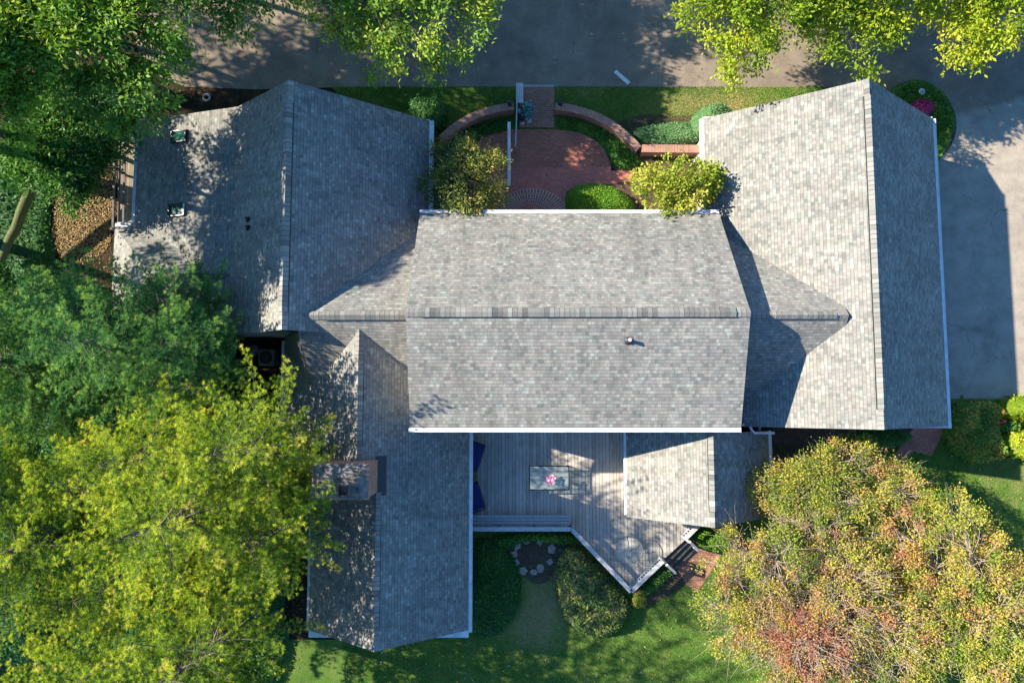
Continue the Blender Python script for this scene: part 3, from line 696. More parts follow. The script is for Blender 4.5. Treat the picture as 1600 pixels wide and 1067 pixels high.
# low cross gable joined to the long slope
Yp0 = U(200, 354, 2.8).y; Yp1 = U(300, 428, 4.3).y; Xp0 = U(183, 354, 2.8).x - .1; Xp1 = XLB
Ys0 = 2 * Yp1 - Yp0; Xh = Xp0 + (Yp0 - Yp1)
porch = roof('roof', [[(Xh, Yp1, 4.3), (Xp1 + .3, Yp1, 4.3), (XLW + 1.2, Yp0, 2.8), (Xp0, Yp0, 2.8)],
                      [(Xh, Yp1, 4.3), (Xp0, Ys0, 2.8), (Xp1 + .3, Ys0, 2.8), (Xp1 + .3, Yp1, 4.3)],
                      [(Xh, Yp1, 4.3), (Xp0, Yp0, 2.8), (Xp0, Ys0, 2.8)]], 'small low hipped roof half hidden by the pine')
# links between the wings and the middle block
YK = U(600, 492.5, 6.4).y; ZK = 6.4
XM0, XM1 = -4.03, 9.05
YMR = U(800, 488, 7.5).y; YMF = U(800, 333, 3.8).y; YMB = U(800, 668, 6.0).y
V0 = U(482, 612, 3.6)
link = roof('roof', [[(XLR + .5, YK, ZK), (XM0 + .6, YK, ZK), (XM0 + .6, YK + 4.4, 2.9), (XLR + .5, YK + 4.4, 2.9)],
                     [(XLR + .5, YK, ZK), (U(466, 517, 5.9).x, YLS - .02, 5.88), (V0.x, V0.y, 3.55), (-8.2, -1.2, 2.75), (XM0 + .6, -1.2, 2.75), (XM0 + .6, YK, ZK)],
                     [(U(466, 517, 5.9).x, YLS - .02, 5.86), (U(444, 519, 2.9).x + .02, YLS - .02, 2.9), (U(443, 640, 2.9).x + .02, -1.0, 2.9), (V0.x, V0.y, 3.53)]], 'low link roof between the middle block and the dappled wing')
XRR = U(1357, 122, 6.8).x; XRW = 8.74; XRE = (U(1463, 187, 2.8).x + U(1485, 668, 2.8).x) / 2 - .12; YRN = (U(1357, 122, 6.8).y + U(1463, 187, 2.8).y) / 2; YRS = (U(1485, 668, 2.8).y + U(1375, 668, 6.8).y) / 2
link2 = roof('roof', [[(XM1 - .6, YK, ZK), (13.3, YK, ZK), (13.3, YK + 4.4, 2.9), (XM1 - .6, YK + 4.4, 2.9)],
                      [(XM1 - .6, YK, ZK), (XM1 - .6, YRS + .02, 2.85), (13.3, YRS + .02, 2.85), (13.3, YK, ZK)]], 'low link roof crossed by the shadow of the middle block')
rw = roof('roof', [[(XRR, YRN, 6.8), (XRW, YRN, 2.8), (XRW, YRS, 2.8), (XRR, YRS, 6.8)],
                   [(XRR, YRN, 6.8), (XRR, YRS, 6.8), (XRE, YRS, 2.8), (XRE, YRN, 2.8)]], 'gabled roof with one bright sunlit slope and one dark slope over the driveway')
# wing with the chimney
UR = U(562, 515, 5.95); XU = U(560, 600, 5.95).x; XSE = U(733, 800, 2.8).x; XSW = U(484, 900, 2.8).x; XUW = U(443.5, 600, 2.8).x
XS = U(585, 900, 5.6).x; YSS = (U(583, 1018, 5.6).y + U(600, 986, 2.8).y) / 2; YC = U(530, 745, 6.2).y
gE = (5.95 - 2.8) / (XSE - XU); zS = 2.8 + gE * (XSE - XS)
sw = roof('roof', [[(XU, 2.9, 5.95), (XU, YC, 5.95), (XSE, YC, 2.8), (XSE, 2.9, 2.8)],
                   [(XS, YC, zS), (XS, YSS, zS), (XSE, YSS, 2.8), (XSE, YC, 2.8)],
                   [(XU, 2.9, 5.95), (XUW, 2.9, 2.8), (XUW, YC, 2.8), (XU, YC, 5.95)],
                   [(XS, YC, zS), (XSW, YC, 2.8), (XSW, YSS, 2.8), (XS, YSS, zS)]], 'gabled roof carrying the brick chimney, mostly in shade')
XTW, XTR, XTE = U(979, 740, 2.8).x, U(1115, 750, 5.4).x, U(1202.5, 740, 2.8).x
YTS = (U(1115, 823, 5.4).y + U(978, 809, 2.8).y) / 2; YTN = U(1203, 673, 2.8).y
se = roof('roof', [[(XTW, -.7, 2.8), (XTW, YTS, 2.8), (XTR, YTS, 5.4), (XTR, -.7, 5.4)],
                   [(XTR, -.7, 5.4), (XTR, YTS, 5.4), (XTE, YTS, 2.8), (XTE, YTN, 2.8), (XM1 + .0, YTN, 4.66), (XM1 + .0, -.7, 4.66)]], 'small gabled roof beside the deck')
main = roof('roof', [[(XM0, YMR, 7.5), (XM0, YMF, 3.8), (XM1, YMF, 3.8), (XM1, YMR, 7.5)],
                     [(XM0, YMR, 7.5), (XM1, YMR, 7.5), (XM1, YMB, 6.0), (XM0, YMB, 6.0)]], 'sunlit broad middle roof, higher than the wings')
mb = MB(); mb.slab([U(609, 543, 4.75), U(640, 540, 4.75), U(640, 600, 4.3)], .02); fl = mb.build('flashing_or_shade', MT['flash'], link)

# ridge caps -----------------------------------------------------------------
def ridge_cap(parent, a, b, s1, s2, wd=.17, lift=.03, name='ridge_cap', vent=False):
    """overlapping cap shingles along a ridge; s1/s2 = fall per metre on the two sides"""
    a, b = Vector(a), Vector(b); t = (b - a); L = t.length; t.normalize(); sd = Vector((-t.y, t.x, 0)); mb = MB(); n = max(1, int(L / .21))
    k0 = random.randint(0, 500)
    for i in range(n):
        q0, q1 = a + t * (L * i / n), a + t * (L * (i + 1) / n); z0, z1 = lift + .02, lift + .004
        uv = lambda *_: None
        r = k0 + i
        for s_, sl_ in ((1, s1), (-1, s2)):
            P = [q0 + Vector((0, 0, z0)), q0 + sd * (s_ * wd) + Vector((0, 0, z0 - wd * sl_)), q1 + sd * (s_ * wd) + Vector((0, 0, z1 - wd * sl_)), q1 + Vector((0, 0, z1))]
            if s_ < 0: P.reverse()
            U4 = [(.05, r * .15 + .03), (.05, r * .15 + .03), (.05, r * .15 + .149), (.05, r * .15 + .149)]
            if s_ < 0: U4.reverse()
            P2 = [p - Vector((0, 0, lift + .03)) for p in P]
            mb.add(P + P2, [(3, 2, 1, 0), (0, 1, 5, 4), (1, 2, 6, 5), (2, 3, 7, 6)], [U4[::-1]] + [[(.05, r * .15 + .005)] * 4] * 3)
    return mb.build(name, MT['shingle'], parent)
def ridge_vent(parent, a, b, s1, s2, wd=.165):
    a, b = Vector(a), Vector(b); t = (b - a).normalized(); sd = Vector((-t.y, t.x, 0)); mb = MB()
    for s_, sl_ in ((1, s1), (-1, s2)):
        off = sd * (s_ * wd) + Vector((0, 0, .035 - wd * sl_)); n = Vector((0, 0, 1))
        mb.bar(a + off, b + off, .045, .085)
    mb.build('ridge_vent', MT['dark'], parent)
    return ridge_cap(parent, a, b, s1, s2, wd + .015, .085)
mS = (7.5 - 3.8) / (YMF - YMR); mB = (7.5 - 6.0) / (YMR - YMB)
ridge_cap(main, (XM0, YMR, 7.5), (XM1, YMR, 7.5), mS, mB)
ridge_vent(main, (U(657, 488, 7.5).x, YMR, 7.5), (U(1150, 488, 7.5).x, YMR, 7.5), mS, mB)
lS = (6.9 - 2.8) / (XLE - XLR); lB = (6.9 - 4.35) / (XLR - XLB)
ridge_cap(lw, (XLR, YN, 6.9), (XLR, YLS, 6.9), lS, lB); ridge_vent(lw, (XLR, YN - .9, 6.9), (XLR, YLS + .7, 6.9), lS, lB)
rS = (6.8 - 2.8) / (XRR - XRW)
ridge_cap(rw, (XRR, YRN, 6.8), (XRR, YRS, 6.8), rS, rS); ridge_vent(rw, (XRR, U(1357, 150, 6.8).y, 6.8), (XRR, U(1375, 640, 6.8).y, 6.8), rS, rS)
kS = (ZK - 2.9) / 4.4
ridge_cap(link, (XLR + .9, YK, ZK), (XM0, YK, ZK), kS, .8); ridge_vent(link, (U(505, 492, 6.4).x, YK, ZK), (XM0 - .02, YK, ZK), kS, .8)
ridge_cap(link2, (XM1, YK, ZK), (13.02, YK, ZK - .02), kS, .8); ridge_vent(link2, (XM1 + .02, YK, ZK), (U(1307, 492, 6.4).x, YK, ZK), kS, .8, .13)
tS = (5.4 - 2.8) / (XTR - XTW)
ridge_cap(se, (XTR, -.8, 5.4), (XTR, YTS, 5.4), tS, tS); ridge_vent(se, (XTR, -1.35, 5.4), (XTR, U(1115, 800, 5.4).y, 5.4), tS, tS)
ridge_cap(sw, (XU, UR.y, 5.95), (XU, YC + .7, 5.95), gE, .8); ridge_vent(sw, (XU, UR.y - .9, 5.95), (XU, U(560, 697, 5.95).y, 5.95), gE, .8)
wS = (zS - 2.8) / (XS - XSW)
ridge_cap(sw, (XS, YC - .7, zS), (XS, YSS, zS), gE, wS); ridge_vent(sw, (XS, U(585, 795, 5.6).y, zS), (XS, U(585, 985, 5.6).y, zS), gE, wS)
ridge_cap(porch, (Xh, Yp1, 4.3), (Xp1, Yp1, 4.3), .66, .66)

# gutters --------------------------------------------------------------------
def gutter(parent, a, b, side, name='gutter', wd=.15, m='white'):
    """open box gutter along an eave; side = outward unit vector"""
    a, b, s_ = Vector(a), Vector(b), Vector(side); mb = MB(); dn = Vector((0, 0, -1))
    o1 = a + s_ * (wd / 2) + dn * .13; o2 = b + s_ * (wd / 2) + dn * .13
    mb.bar(o1, o2, wd, .012)
    for k in (.006, wd - .02):
        q1 = a + s_ * k + dn * .065; q2 = b + s_ * k + dn * .065; mb.bar(q1, q2, .03 if k > .05 else .012, .13)
    mb.bar(a + s_ * (wd * .5) + dn * .012, b + s_ * (wd * .5) + dn * .012, wd * .96, .012)
    for p in (a, b): mb.box(p + s_ * (wd / 2) + dn * .065, (.012 if abs(s_.y) > .5 else wd, wd if abs(s_.y) > .5 else .012, .125))
    return mb.build(name, MT[m], parent)
gutter(lw, (XLE, YN, 2.79), (XLE, YMF - .2, 2.79), (1, 0, 0), wd=.2)
gutter(lw, (XLW, YN, 2.79), (XLW, Yp0 + .16, 2.79), (-1, 0, 0))
gutter(porch, (Xp0, Yp0, 2.79), (XLW - .16, Yp0, 2.79), (0, 1, 0), wd=.2)
gutter(rw, (XRW, YRN, 2.79), (XRW, YMF - .5, 2.79), (-1, 0, 0))
gutter(rw, (XRE, YRN, 2.79), (XRE, YRS - .1, 2.79), (1, 0, 0))
gutter(main, (XM0, YMF, 3.79), (XM1, YMF, 3.79), (0, 1, 0))
gutter(main, (XM0 - .05, YMB, 5.99), (XM1, YMB, 5.99), (0, -1, 0), wd=.18)
gutter(sw, (XUW, YLS - .1, 2.79), (XUW, YC + .1, 2.79), (-1, 0, 0), m='whiteworn')
gutter(sw, (XSW, YC - .55, 2.79), (XSW, YSS, 2.79), (-1, 0, 0), wd=.1)
gutter(sw, (XSE, YMB + .4, 2.79), (XSE, YSS - .1, 2.79), (1, 0, 0))
gutter(se, (XTW, -.9, 2.79), (XTW, YTS + .1, 2.79), (-1, 0, 0), wd=.1)
gutter(se, (XTE, YTN, 2.79), (XTE, YTS + .15, 2.79), (1, 0, 0))
# boxed cornice returns at the gable corners
def cret(parent, x, y, dx, dy, z=2.72):
    mb = MB(); mb.box((x + dx / 2, y + dy / 2, z), (abs(dx), abs(dy), .12)); mb.build('cornice_return', MT['white'], parent)
cret(sw, XSW, YSS + .1, 1.6, -.42); cret(sw, XSE, YSS + .1, -1.7, -.42)
cret(lw, XLE, YN - .15, -.55, .22); cret(lw, XLW, YN - .12, 1.1, .22); cret(rw, XRE, YRN - .12, -.45, .22); cret(rw, XRW, YRN - .12, .5, .22)
cret(rw, XRE, YRS + .1, -1.75, -.2)
# downspout laid over the lower roofs from the middle gutter
mb = MB(); zr = lambda x: 6.8 - rS * (XRR - x)
d1 = U(1156, 651, 3.1); d2 = U(1161, 653, 3.2); d3 = U(1168, 671, 3.1); d4 = U(1172, 675.5, 3.0); d5 = U(1203, 675.5, 2.85)
for p, q in ((d1, d2), (d2, d3), (d3, d4), (d4, d5)): mb.bar(p + Vector((0, 0, .5)), q + Vector((0, 0, .5)), .1, .08)
mb.build('downspout', MT['white'], se)

# walls ----------------------------------------------------------------------
def walls(name, x0, x1, y0, y1, ze, ridge=None, axis=None, m='siding', parent=house):
    """four walls up to the eaves plus gable triangles"""
    mb = MB(); t = .12
    mb.box(((x0 + x1) / 2, y0 + t / 2, ze / 2), (x1 - x0, t, ze)); mb.box(((x0 + x1) / 2, y1 - t / 2, ze / 2), (x1 - x0, t, ze))
    mb.box((x0 + t / 2, (y0 + y1) / 2, ze / 2), (t, y1 - y0 - 2 * t, ze)); mb.box((x1 - t / 2, (y0 + y1) / 2, ze / 2), (t, y1 - y0 - 2 * t, ze))
    if axis == 'y':
        for y in (y0, y1 - t):
            P = [(x0, y, ze), (x1, y, ze), (ridge[0], y, ridge[1]), (x0, y + t, ze), (x1, y + t, ze), (ridge[0], y + t, ridge[1])]
            mb.add(P, [(0, 1, 2), (5, 4, 3), (0, 2, 5, 3), (1, 4, 5, 2)])
    if axis == 'x':
        for x in (x0, x1 - t):
            P = [(x, y0, ze), (x, y1, ze), (x, ridge[0], ridge[1]), (x + t, y0, ze), (x + t, y1, ze), (x + t, ridge[0], ridge[1])]
            mb.add(P, [(0, 1, 2), (5, 4, 3), (0, 2, 5, 3), (1, 4, 5, 2)])
    return mb.build(name, MT[m], parent)
e = .38
wl = walls('wall', XLB + .2, XLE - e, YLS + .3, YN - .3, 3.05, (XLR, 6.55), 'y')
wl2 = walls('wall', XLW + e, XLB + .19, YLS + .3, YN - .3, 2.72)
wm = MB(); t = .12
wmain = walls('wall', XM0 + .12, XM1 - .12, YMB + e, YMF - e, 3.85)
mb = MB()
for x in (XM0 + .12, XM1 - .24):
    P = [(YMB + e, 3.86), (YMF - e - .01, 3.86), (YMR, 7.22), (YMB + e, 5.9)]
    V = [(x, a, b) for a, b in P] + [(x + t, a, b) for a, b in P]
    mb.add(V, [(3, 2, 1, 0), (4, 5, 6, 7), (0, 1, 5, 4), (1, 2, 6, 5), (2, 3, 7, 6), (3, 0, 4, 7)])
mb.box(((XM0 + XM1) / 2, YMB + e + .06, 4.86), (XM1 - XM0 - .5, .12, 1.98)); wm2 = mb.build('wall', MT['siding'], house)
wr = walls('wall', XRW + e, XRE - e, YRS + .25, YRN - .25, 3.0, (XRR, 6.45), 'y')
ws = walls('wall', XSW + e, XSE - e, YSS + .3, YC - .02, 2.98, (XS, zS - .35), 'y')
wu = walls('wall', XUW + e, XSE - e - .01, YC, 2.6, 2.98, (XU, 5.6), 'y')
wt = walls('wall', XTW + e, XTE - e, YTS + .3, YMB + .1, 2.98, (XTR, 5.05), 'y')
wp = walls('wall', Xp0 + .3, XLW + .5, 2 * Yp1 - Yp0 + .3, Yp0 - .3, 2.7)
def window(wall, x, y, z, w_, h_, face):
    """face = outward direction 'n','s','e','w' """
    fx, fy = {'n': (0, 1), 's': (0, -1), 'e': (1, 0), 'w': (-1, 0)}[face]; a = abs(fy) > 0
    win = MB()
    for k in (-1, 1):
        win.box((x + (k * w_ / 2 if a else 0) + fx * .03, y + (0 if a else k * w_ / 2) + fy * .03, z), (.08 if a else .06, .06 if a else .08, h_ + .16))
        win.box((x + fx * .032, y + fy * .032, z + k * (h_ / 2 + .04)), (w_ - .08 if a else .06, .06 if a else w_ - .08, .08))
    win.box((x + fx * .025, y + fy * .025, z), (.03 if a else .03, .03, h_ - .02))
    o = win.build('window', MT['white'], wall)
    g = MB(); g.box((x + fx * .012, y + fy * .012, z), (w_ if a else .016, .016 if a else w_, h_)); g.build('pane', MT['winglass'], o)
for x in (.6, 2.6, 4.2): window(wmain, x, YMB + e, 2.0, 1.3, 1.9, 's')
for x in (-1.5, 4.9): window(wmain, x, YMF - e, 1.9, 1.0, 1.5, 'n')
mb = MB(); mb.box((1.0, YMF - e + .03, 1.12), (1.0, .06, 2.1)); dr = mb.build('door', MT['darkwood'], wmain)
mb = MB(); mb.lathe((1.38, YMF - e + .1, 1.05), [(0, -.03), (.03, -.02), (.03, .02), (0, .03)], 10); mb.build('handle', MT['grey'], dr)
for y in (1.5, 5.0, 8.5): window(wr, XRE - e, y, 1.7, 1.1, 1.3, 'e')
for x in (-7.6, -3.6): window(ws, x, YSS + .3, 1.7, 1.1, 1.4, 's')
for y in (-4.2, -6.6): window(ws, XSE - e, y, 1.9, 1.2, 1.6, 'e')
window(wt, 8.1, YTS + .3, 1.8, 1.3, 1.5, 's'); window(wl, -7.6, YN - .3, 1.8, 1.2, 1.4, 'n'); window(wr, 12.5, YN - .2, 1.8, 1.2, 1.4, 'n')

# chimney --------------------------------------------------------------------
c0, c1, c2, c3 = U(487, 724.5, 7.5), U(575, 724.5, 7.5), U(575, 781, 7.5), U(487, 781, 7.5)
cx0, cx1, cy0, cy1 = c0.x, c1.x, c2.y, c1.y
mb = MB(); mb.box(((cx0 + cx1) / 2, (cy0 + cy1) / 2, 3.7), (cx1 - cx0 - .06, cy1 - cy0 - .06, 7.4)); chim = mb.build('chimney', MT['brickwall'], house)
mb = MB(); mb.box(((cx0 + cx1) / 2, (cy0 + cy1) / 2, 7.28), (cx1 - cx0 + .02, cy1 - cy0 + .02, .2)); mb.build('corbel', MT['brickwall'], chim)
mb = MB()
P = [(cx0, cy0, 7.381), (cx1, cy0, 7.381), (cx1, cy1, 7.381), (cx0, cy1, 7.381)]; Q = [(cx0 + .3, cy0 + .3, 7.5), (cx1 - .3, cy0 + .3, 7.5), (cx1 - .3, cy1 - .3, 7.5), (cx0 + .3, cy1 - .3, 7.5)]
mb.add(P + Q, [(4, 5, 6, 7), (0, 1, 5, 4), (1, 2, 6, 5), (2, 3, 7, 6), (3, 0, 4, 7)]); mb.build('chimney_cap', MT['cement'], chim)
fx, fy = U(538, 768, 7.5).x, U(538, 766, 7.5).y
mb = MB()
for dx, dy, sx, sy in ((0, .19, .46, .06), (0, -.19, .46, .06), (-.2, 0, .06, .32), (.2, 0, .06, .32)): mb.box((fx + dx, fy + dy, 7.56), (sx, sy, .3))
mb.box((fx, fy, 7.46), (.36, .34, .06)); mb.build('flue', MT['clay'], chim)
mb = MB(); mb.box((XS + .62, (cy0 + cy1) / 2 + .05, zS - .62 * gE + .03), (.32, cy1 - cy0 + .25, .02)); 
chimney_shade = MB(); chimney_shade.slab([(cx1 - .1, cy0 - .12, zS - gE * (cx1 - .1 - XS) + .02), (cx1 + .28, cy0 - .12, zS - gE * (cx1 + .28 - XS) + .02), (cx1 + .28, cy1 + .12, zS - gE * (cx1 + .28 - XS) + .02), (cx1 - .1, cy1 + .12, zS - gE * (cx1 - .1 - XS) + .02)], .02)
chimney_shade.build('flashing_or_shade', MT['dark'], chim)  # dark sheet painting the shade strip along the chimney's east side

# skylights, vents -------------------------------------------------------------
gL = (4.35 - 2.8) / (XLB - XLW)
def on_slope(px, py, z0, x0, g):
    """point of a slope rising towards +x (z = z0 + g (x - x0)) seen at a pixel"""
    z = z0
    for _ in range(12): p = U(px, py, z); z = z0 + g * (p.x - x0)
    return U(px, py, z)
for px, py, dx in ((281, 214, 0), (277, 329, 1)):
    p = on_slope(px, py, 2.8, XLW, gL); an = math.atan(gL)
    sk = MB(); hw, hd = .38, .25; nn = Vector((-math.sin(an), 0, math.cos(an))); tx = Vector((math.cos(an), 0, math.sin(an))); ty = Vector((0, 1, 0))
    def fr(a, b, c): return p + tx * a + ty * b + nn * c
    for s_ in (-1, 1):
        sk.bar(fr(-hw, s_ * hd, .05), fr(hw, s_ * hd, .05), .06, .14, nn); sk.bar(fr(s_ * hw, -hd - .03, .05), fr(s_ * hw, hd + .03, .05), .06, .146, nn)
    o = sk.build('skylight', MT['dark'], lw)
    g = MB(); q = [fr(-hw + .03, -hd + .03, .09), fr(hw - .03, -hd + .03, .09), fr(hw - .03, hd - .03, .09), fr(-hw + .03, hd - .03, .09)]; g.slab(q, .02); g.build('pane', MT['skyglass'], o)
    if dx:
        g = MB(); g.bar(fr(hw + .05, -hd, .1), fr(hw + .05, hd, .1), .05, .06, nn); g.build('flashing_or_shade', MT['white'], o)
def vent(parent, p, r=.055, h=.32, bent=False):
    mb = MB(); mb.lathe((p.x, p.y, p.z - .1), [(.0, .02), (r * 2.6, .04), (r * 1.9, .16), (r * 1.05, .2), (r, .2), (r, h), (r * .6, h + .0), (r * .6, h - .08)], 14); o = mb.build('vent_pipe', MT['darkvent'], parent)
    mb = MB(); mb.lathe((p.x, p.y, p.z - .1), [(r * .62, h + .003), (r * 1.08, h + .003), (r * 1.08, h - .03), (r * .62, h - .03)], 14); mb.build('pipe_lip', MT['copper'] if bent else MT['dark'], o)
def on_main(px, py):
    z = 6.8
    for _ in range(12): p = U(px, py, z); z = 7.5 - mB * (YMR - p.y)
    return U(px, py, z)
vp = on_main(982, 532); vent(main, vp, .07, .42, True)
mb = MB(); mb.slab([(vp.x - .2, vp.y - .14, vp.z - .14 * mB + .02), (vp.x + .16, vp.y - .14, vp.z - .14 * mB + .02), (vp.x + .16, vp.y + .16, vp.z + .16 * mB + .02), (vp.x - .2, vp.y + .16, vp.z + .16 * mB + .02)], .01); mb.build('flashing_or_shade', MT['grey'], main)
for q in ((388, 343), (388, 356)):
    z = 5
    for _ in range(12): p = U(*q, z); z = 6.9 - lB * (XLR - p.x) if p.x > XLB else 2.8 + gL * (p.x - XLW)
    vent(lw, U(*q, z), .055, .34)
z = 5
for _ in range(12): p = U(500, 705, z); z = 5.95 - .79 * (XU - p.x)
vent(sw, U(500, 705, z), .08, .35)

# ================================================================== DECK
ZD = .62
dk = thing('wooden_deck', 'weathered grey board deck with railing and built in bench behind the house', 'deck', (1.5, -3, 0))
def dbuild(mb, name, m, parent=dk, **k):
    mb.v = [(x - 1.5, y + 3, z) for x, y, z in mb.v] if parent is dk else mb.v
    return mb.build(name, m, parent, **k)
corner = U(985, 921, ZD); P1 = U(893, 824, ZD); P2 = U(1098, 818, ZD)
mb = MB(); mb.prism([(XSE - e, YMB + e), (XTW + e, YMB + e), (XTW + e, YTS + .3), (U(1118, 806, ZD).x, YTS + .3), (P2.x, P2.y), (corner.x, corner.y), (P1.x, P1.y), (XSE - e, P1.y)], ZD - .04, ZD)
# board texture is laid in world metres
mb.v = [(x - 1.5, y + 3, z) for x, y, z in mb.v]; boards = mb.build('deck_boards', MT['deck'], dk)
mb = MB(); q = [(XSE - e, P1.y), (P1.x, P1.y), (corner.x, corner.y), (P2.x, P2.y)]
for a, b in zip(q[:-1], q[1:]): mb.bar((a[0], a[1], ZD / 2 - .03), (b[0], b[1], ZD / 2 - .03), .04, ZD - .08)
dbuild(mb, 'skirt', MT['darkwood'])
ZR = 1.42
r0 = U(733, 826.5, ZR); r1 = U(893, 826.5, ZR); r2 = U(986, 924, ZR); r3 = U(1036, 876, ZR)
r0.x = XSE - .4
s0, s1 = U(1071, 841, ZR), U(1098, 814, ZR); s1 = s0 + (s1 - s0) * 1.4
def rail(a, b):
    a, b = Vector(a), Vector(b)
    mb = MB(); mb.bar(a, b, .19, .04); dbuild(mb, 'rail_cap', MT['rail'])
    mb = MB(); L = (b - a).length; n = int(L / .14)
    mb.bar(a - Vector((0, 0, .12)), b - Vector((0, 0, .12)), .04, .09); mb.bar(a - Vector((0, 0, ZR - ZD - .12)), b - Vector((0, 0, ZR - ZD - .12)), .04, .09)
    for i in range(1, n):
        p = a.lerp(b, i / n); mb.box((p.x, p.y, (ZD + ZR) / 2), (.035, .035, ZR - ZD - .2))
    dbuild(mb, 'balusters', MT['rail'])
    n = max(1, round(L / 1.8))
    for i in range(n + 1):
        p = a.lerp(b, i / n); mb = MB(); mb.box((p.x, p.y, ZR / 2 - .02), (.09, .09, ZR - .04)); dbuild(mb, 'post', MT['rail'])
rail(r0, r1); rail(r1, r2); rail(r2, r3); rail(s0, s1)
# built-in bench along the straight rail
b0, b1 = U(736, 806, 1.07), U(891, 806, 1.07); yb = [U(800, y, 1.07).y for y in (806.5, 811.5, 816.5)]
bn = MB()
for y in yb: bn.box(((b0.x - .3 + b1.x) / 2, y, 1.05), (b1.x - b0.x + .3, .12, .04))
bo = dbuild(bn, 'bench', MT['bench'])
for x in np.linspace(b0.x + .2, b1.x - .15, 4):
    mb = MB(); mb.box((x - 1.5, yb[1] + 3, (ZD + 1.03) / 2), (.08, .34, 1.03 - ZD)); mb.build('leg', MT['bench'], bo)
# steps down to the garden
st0 = (U(1036, 876, ZD), U(1071, 841, ZD)); out = Vector((.72, -.69, 0))
for i in range(3):
    a = st0[0] + out * (.14 + .29 * i); b = st0[1] + out * (.14 + .29 * i); zz = ZD - .155 * (i + 1) + .0
    mb = MB(); mb.bar((a.x, a.y, zz - .02), (b.x, b.y, zz - .02), .28, .04); dbuild(mb, 'tread', MT['darkwood'])
for k, p in enumerate(st0):
    a = Vector((p.x, p.y, ZR)) + out * .02; b = a + out * .62 + Vector((0, 0, -.32)); mb = MB(); mb.bar(a, b, .11, .05); mb.box((b.x, b.y, b.z / 2), (.09, .09, b.z)); mb.box((a.x, a.y, .7), (.1, .1, 1.36)); dbuild(mb, 'stair_rail', MT['rail'])

# --- things on the deck
def rect_table():
    c = U(858, 746.5, ZD + .74); a = U(826.5, 727.5, ZD + .74); b = U(890, 766, ZD + .74); hx, hy = (b.x - a.x) / 2, (a.y - b.y) / 2
    t = thing('glass_table', 'rectangular glass topped table with dark metal frame on the deck', 'table', (c.x, c.y, ZD))
    mb = MB(); z = .74
    for s_ in (-1, 1):
        mb.box((0, s_ * (hy - .022), z), (2 * hx, .045, .04)); mb.box((s_ * (hx - .022), 0, z), (.045, 2 * hy - .09, .04))
    mb.build('frame', MT['dark'], t)
    mb = MB(); mb.box((.0, -hy * .52, z - .03), (.05, hy * .9, .02)); mb.build('cross_bar', MT['dark'], t)
    mb = MB(); mb.box((0, 0, z + .004), (2 * hx - .092, 2 * hy - .092, .01)); mb.build('glass_top', MT['tableglass'], t)
    for sx in (-1, 1):
        for sy in (-1, 1):
            mb = MB(); mb.tube([(sx * (hx - .16), sy * (hy - .16), z - .03), (sx * (hx - .08), sy * (hy - .08), .35), (sx * (hx - .05), sy * (hy - .05), 0)], .02, 6); mb.build('leg', MT['dark'], t)
    return c
tc = rect_table()
v = U(860, 748, ZD + .8); fv = thing('flower_vase', 'vase of pink flowers standing on the rectangular glass table', 'flowers', (v.x, v.y, ZD + .75))
mb = MB(); mb.lathe((0, 0, 0), [(.05, 0), (.075, .05), (.07, .14), (.04, .2), (.05, .23), (.043, .23), (.036, .19)], 14); mb.build('vase', MT['pale'], fv, True)
pr = random.Random(4)
for k in range(13):
    a = k * 2.4; r = .05 + .042 * math.sqrt(k); p = Vector((r * math.cos(a), r * math.sin(a), .36 - r * .35 + pr.uniform(-.02, .02)))
    mb = MB(); mb.tube([(0, 0, .18), p * .6 + Vector((0, 0, .12)), p], .005, 4); mb.build('stem', MT['leaf_ivy'], fv)
    mb = MB(); pal = pr.random() < .4
    for j in range(7):
        b = j * .9 + pr.random(); d = Vector((math.cos(b), math.sin(b), .25)); s_ = Vector((-d.y, d.x, 0)); R_ = .075 * pr.uniform(.8, 1.2)
        mb.add([p, p + d * R_ * .6 + s_ * R_ * .4, p + d * R_ + Vector((0, 0, .02)), p + d * R_ * .6 - s_ * R_ * .4], [(0, 1, 2, 3)])
    mb.build('bloom', MT['palepink'] if pal else MT['pink'], fv)
c = U(983, 859, ZD + .72); rt = thing('round_table', 'small round glass table with thin metal legs near the deck corner', 'table', (c.x, c.y, ZD))
mb = MB(); R_ = .61
mb.tube([(R_ * math.cos(a), R_ * math.sin(a), .72) for a in np.linspace(0, 2 * math.pi, 33)], .016, 6, False); mb.build('rim', MT['grey'], rt, True)
mb = MB(); mb.lathe((0, 0, .716), [(0, 0), (.6, 0), (.6, .008), (0, .008)], 32); mb.build('glass_top', MT['clearglass'], rt)
for k in range(4):
    a = k * math.pi / 2 + .05; mb = MB(); mb.tube([(.05 * math.cos(a), .05 * math.sin(a), .70), (.36 * math.cos(a), .36 * math.sin(a), .66), (.5 * math.cos(a), .5 * math.sin(a), .3), (.46 * math.cos(a), .46 * math.sin(a), 0)], .014, 6); mb.build('leg', MT['dark'], rt)
mb = MB(); mb.lathe((0, 0, .66), [(0, 0), (.07, 0), (.07, .03), (0, .03)], 12); mb.build('hub', MT['pale'], rt)
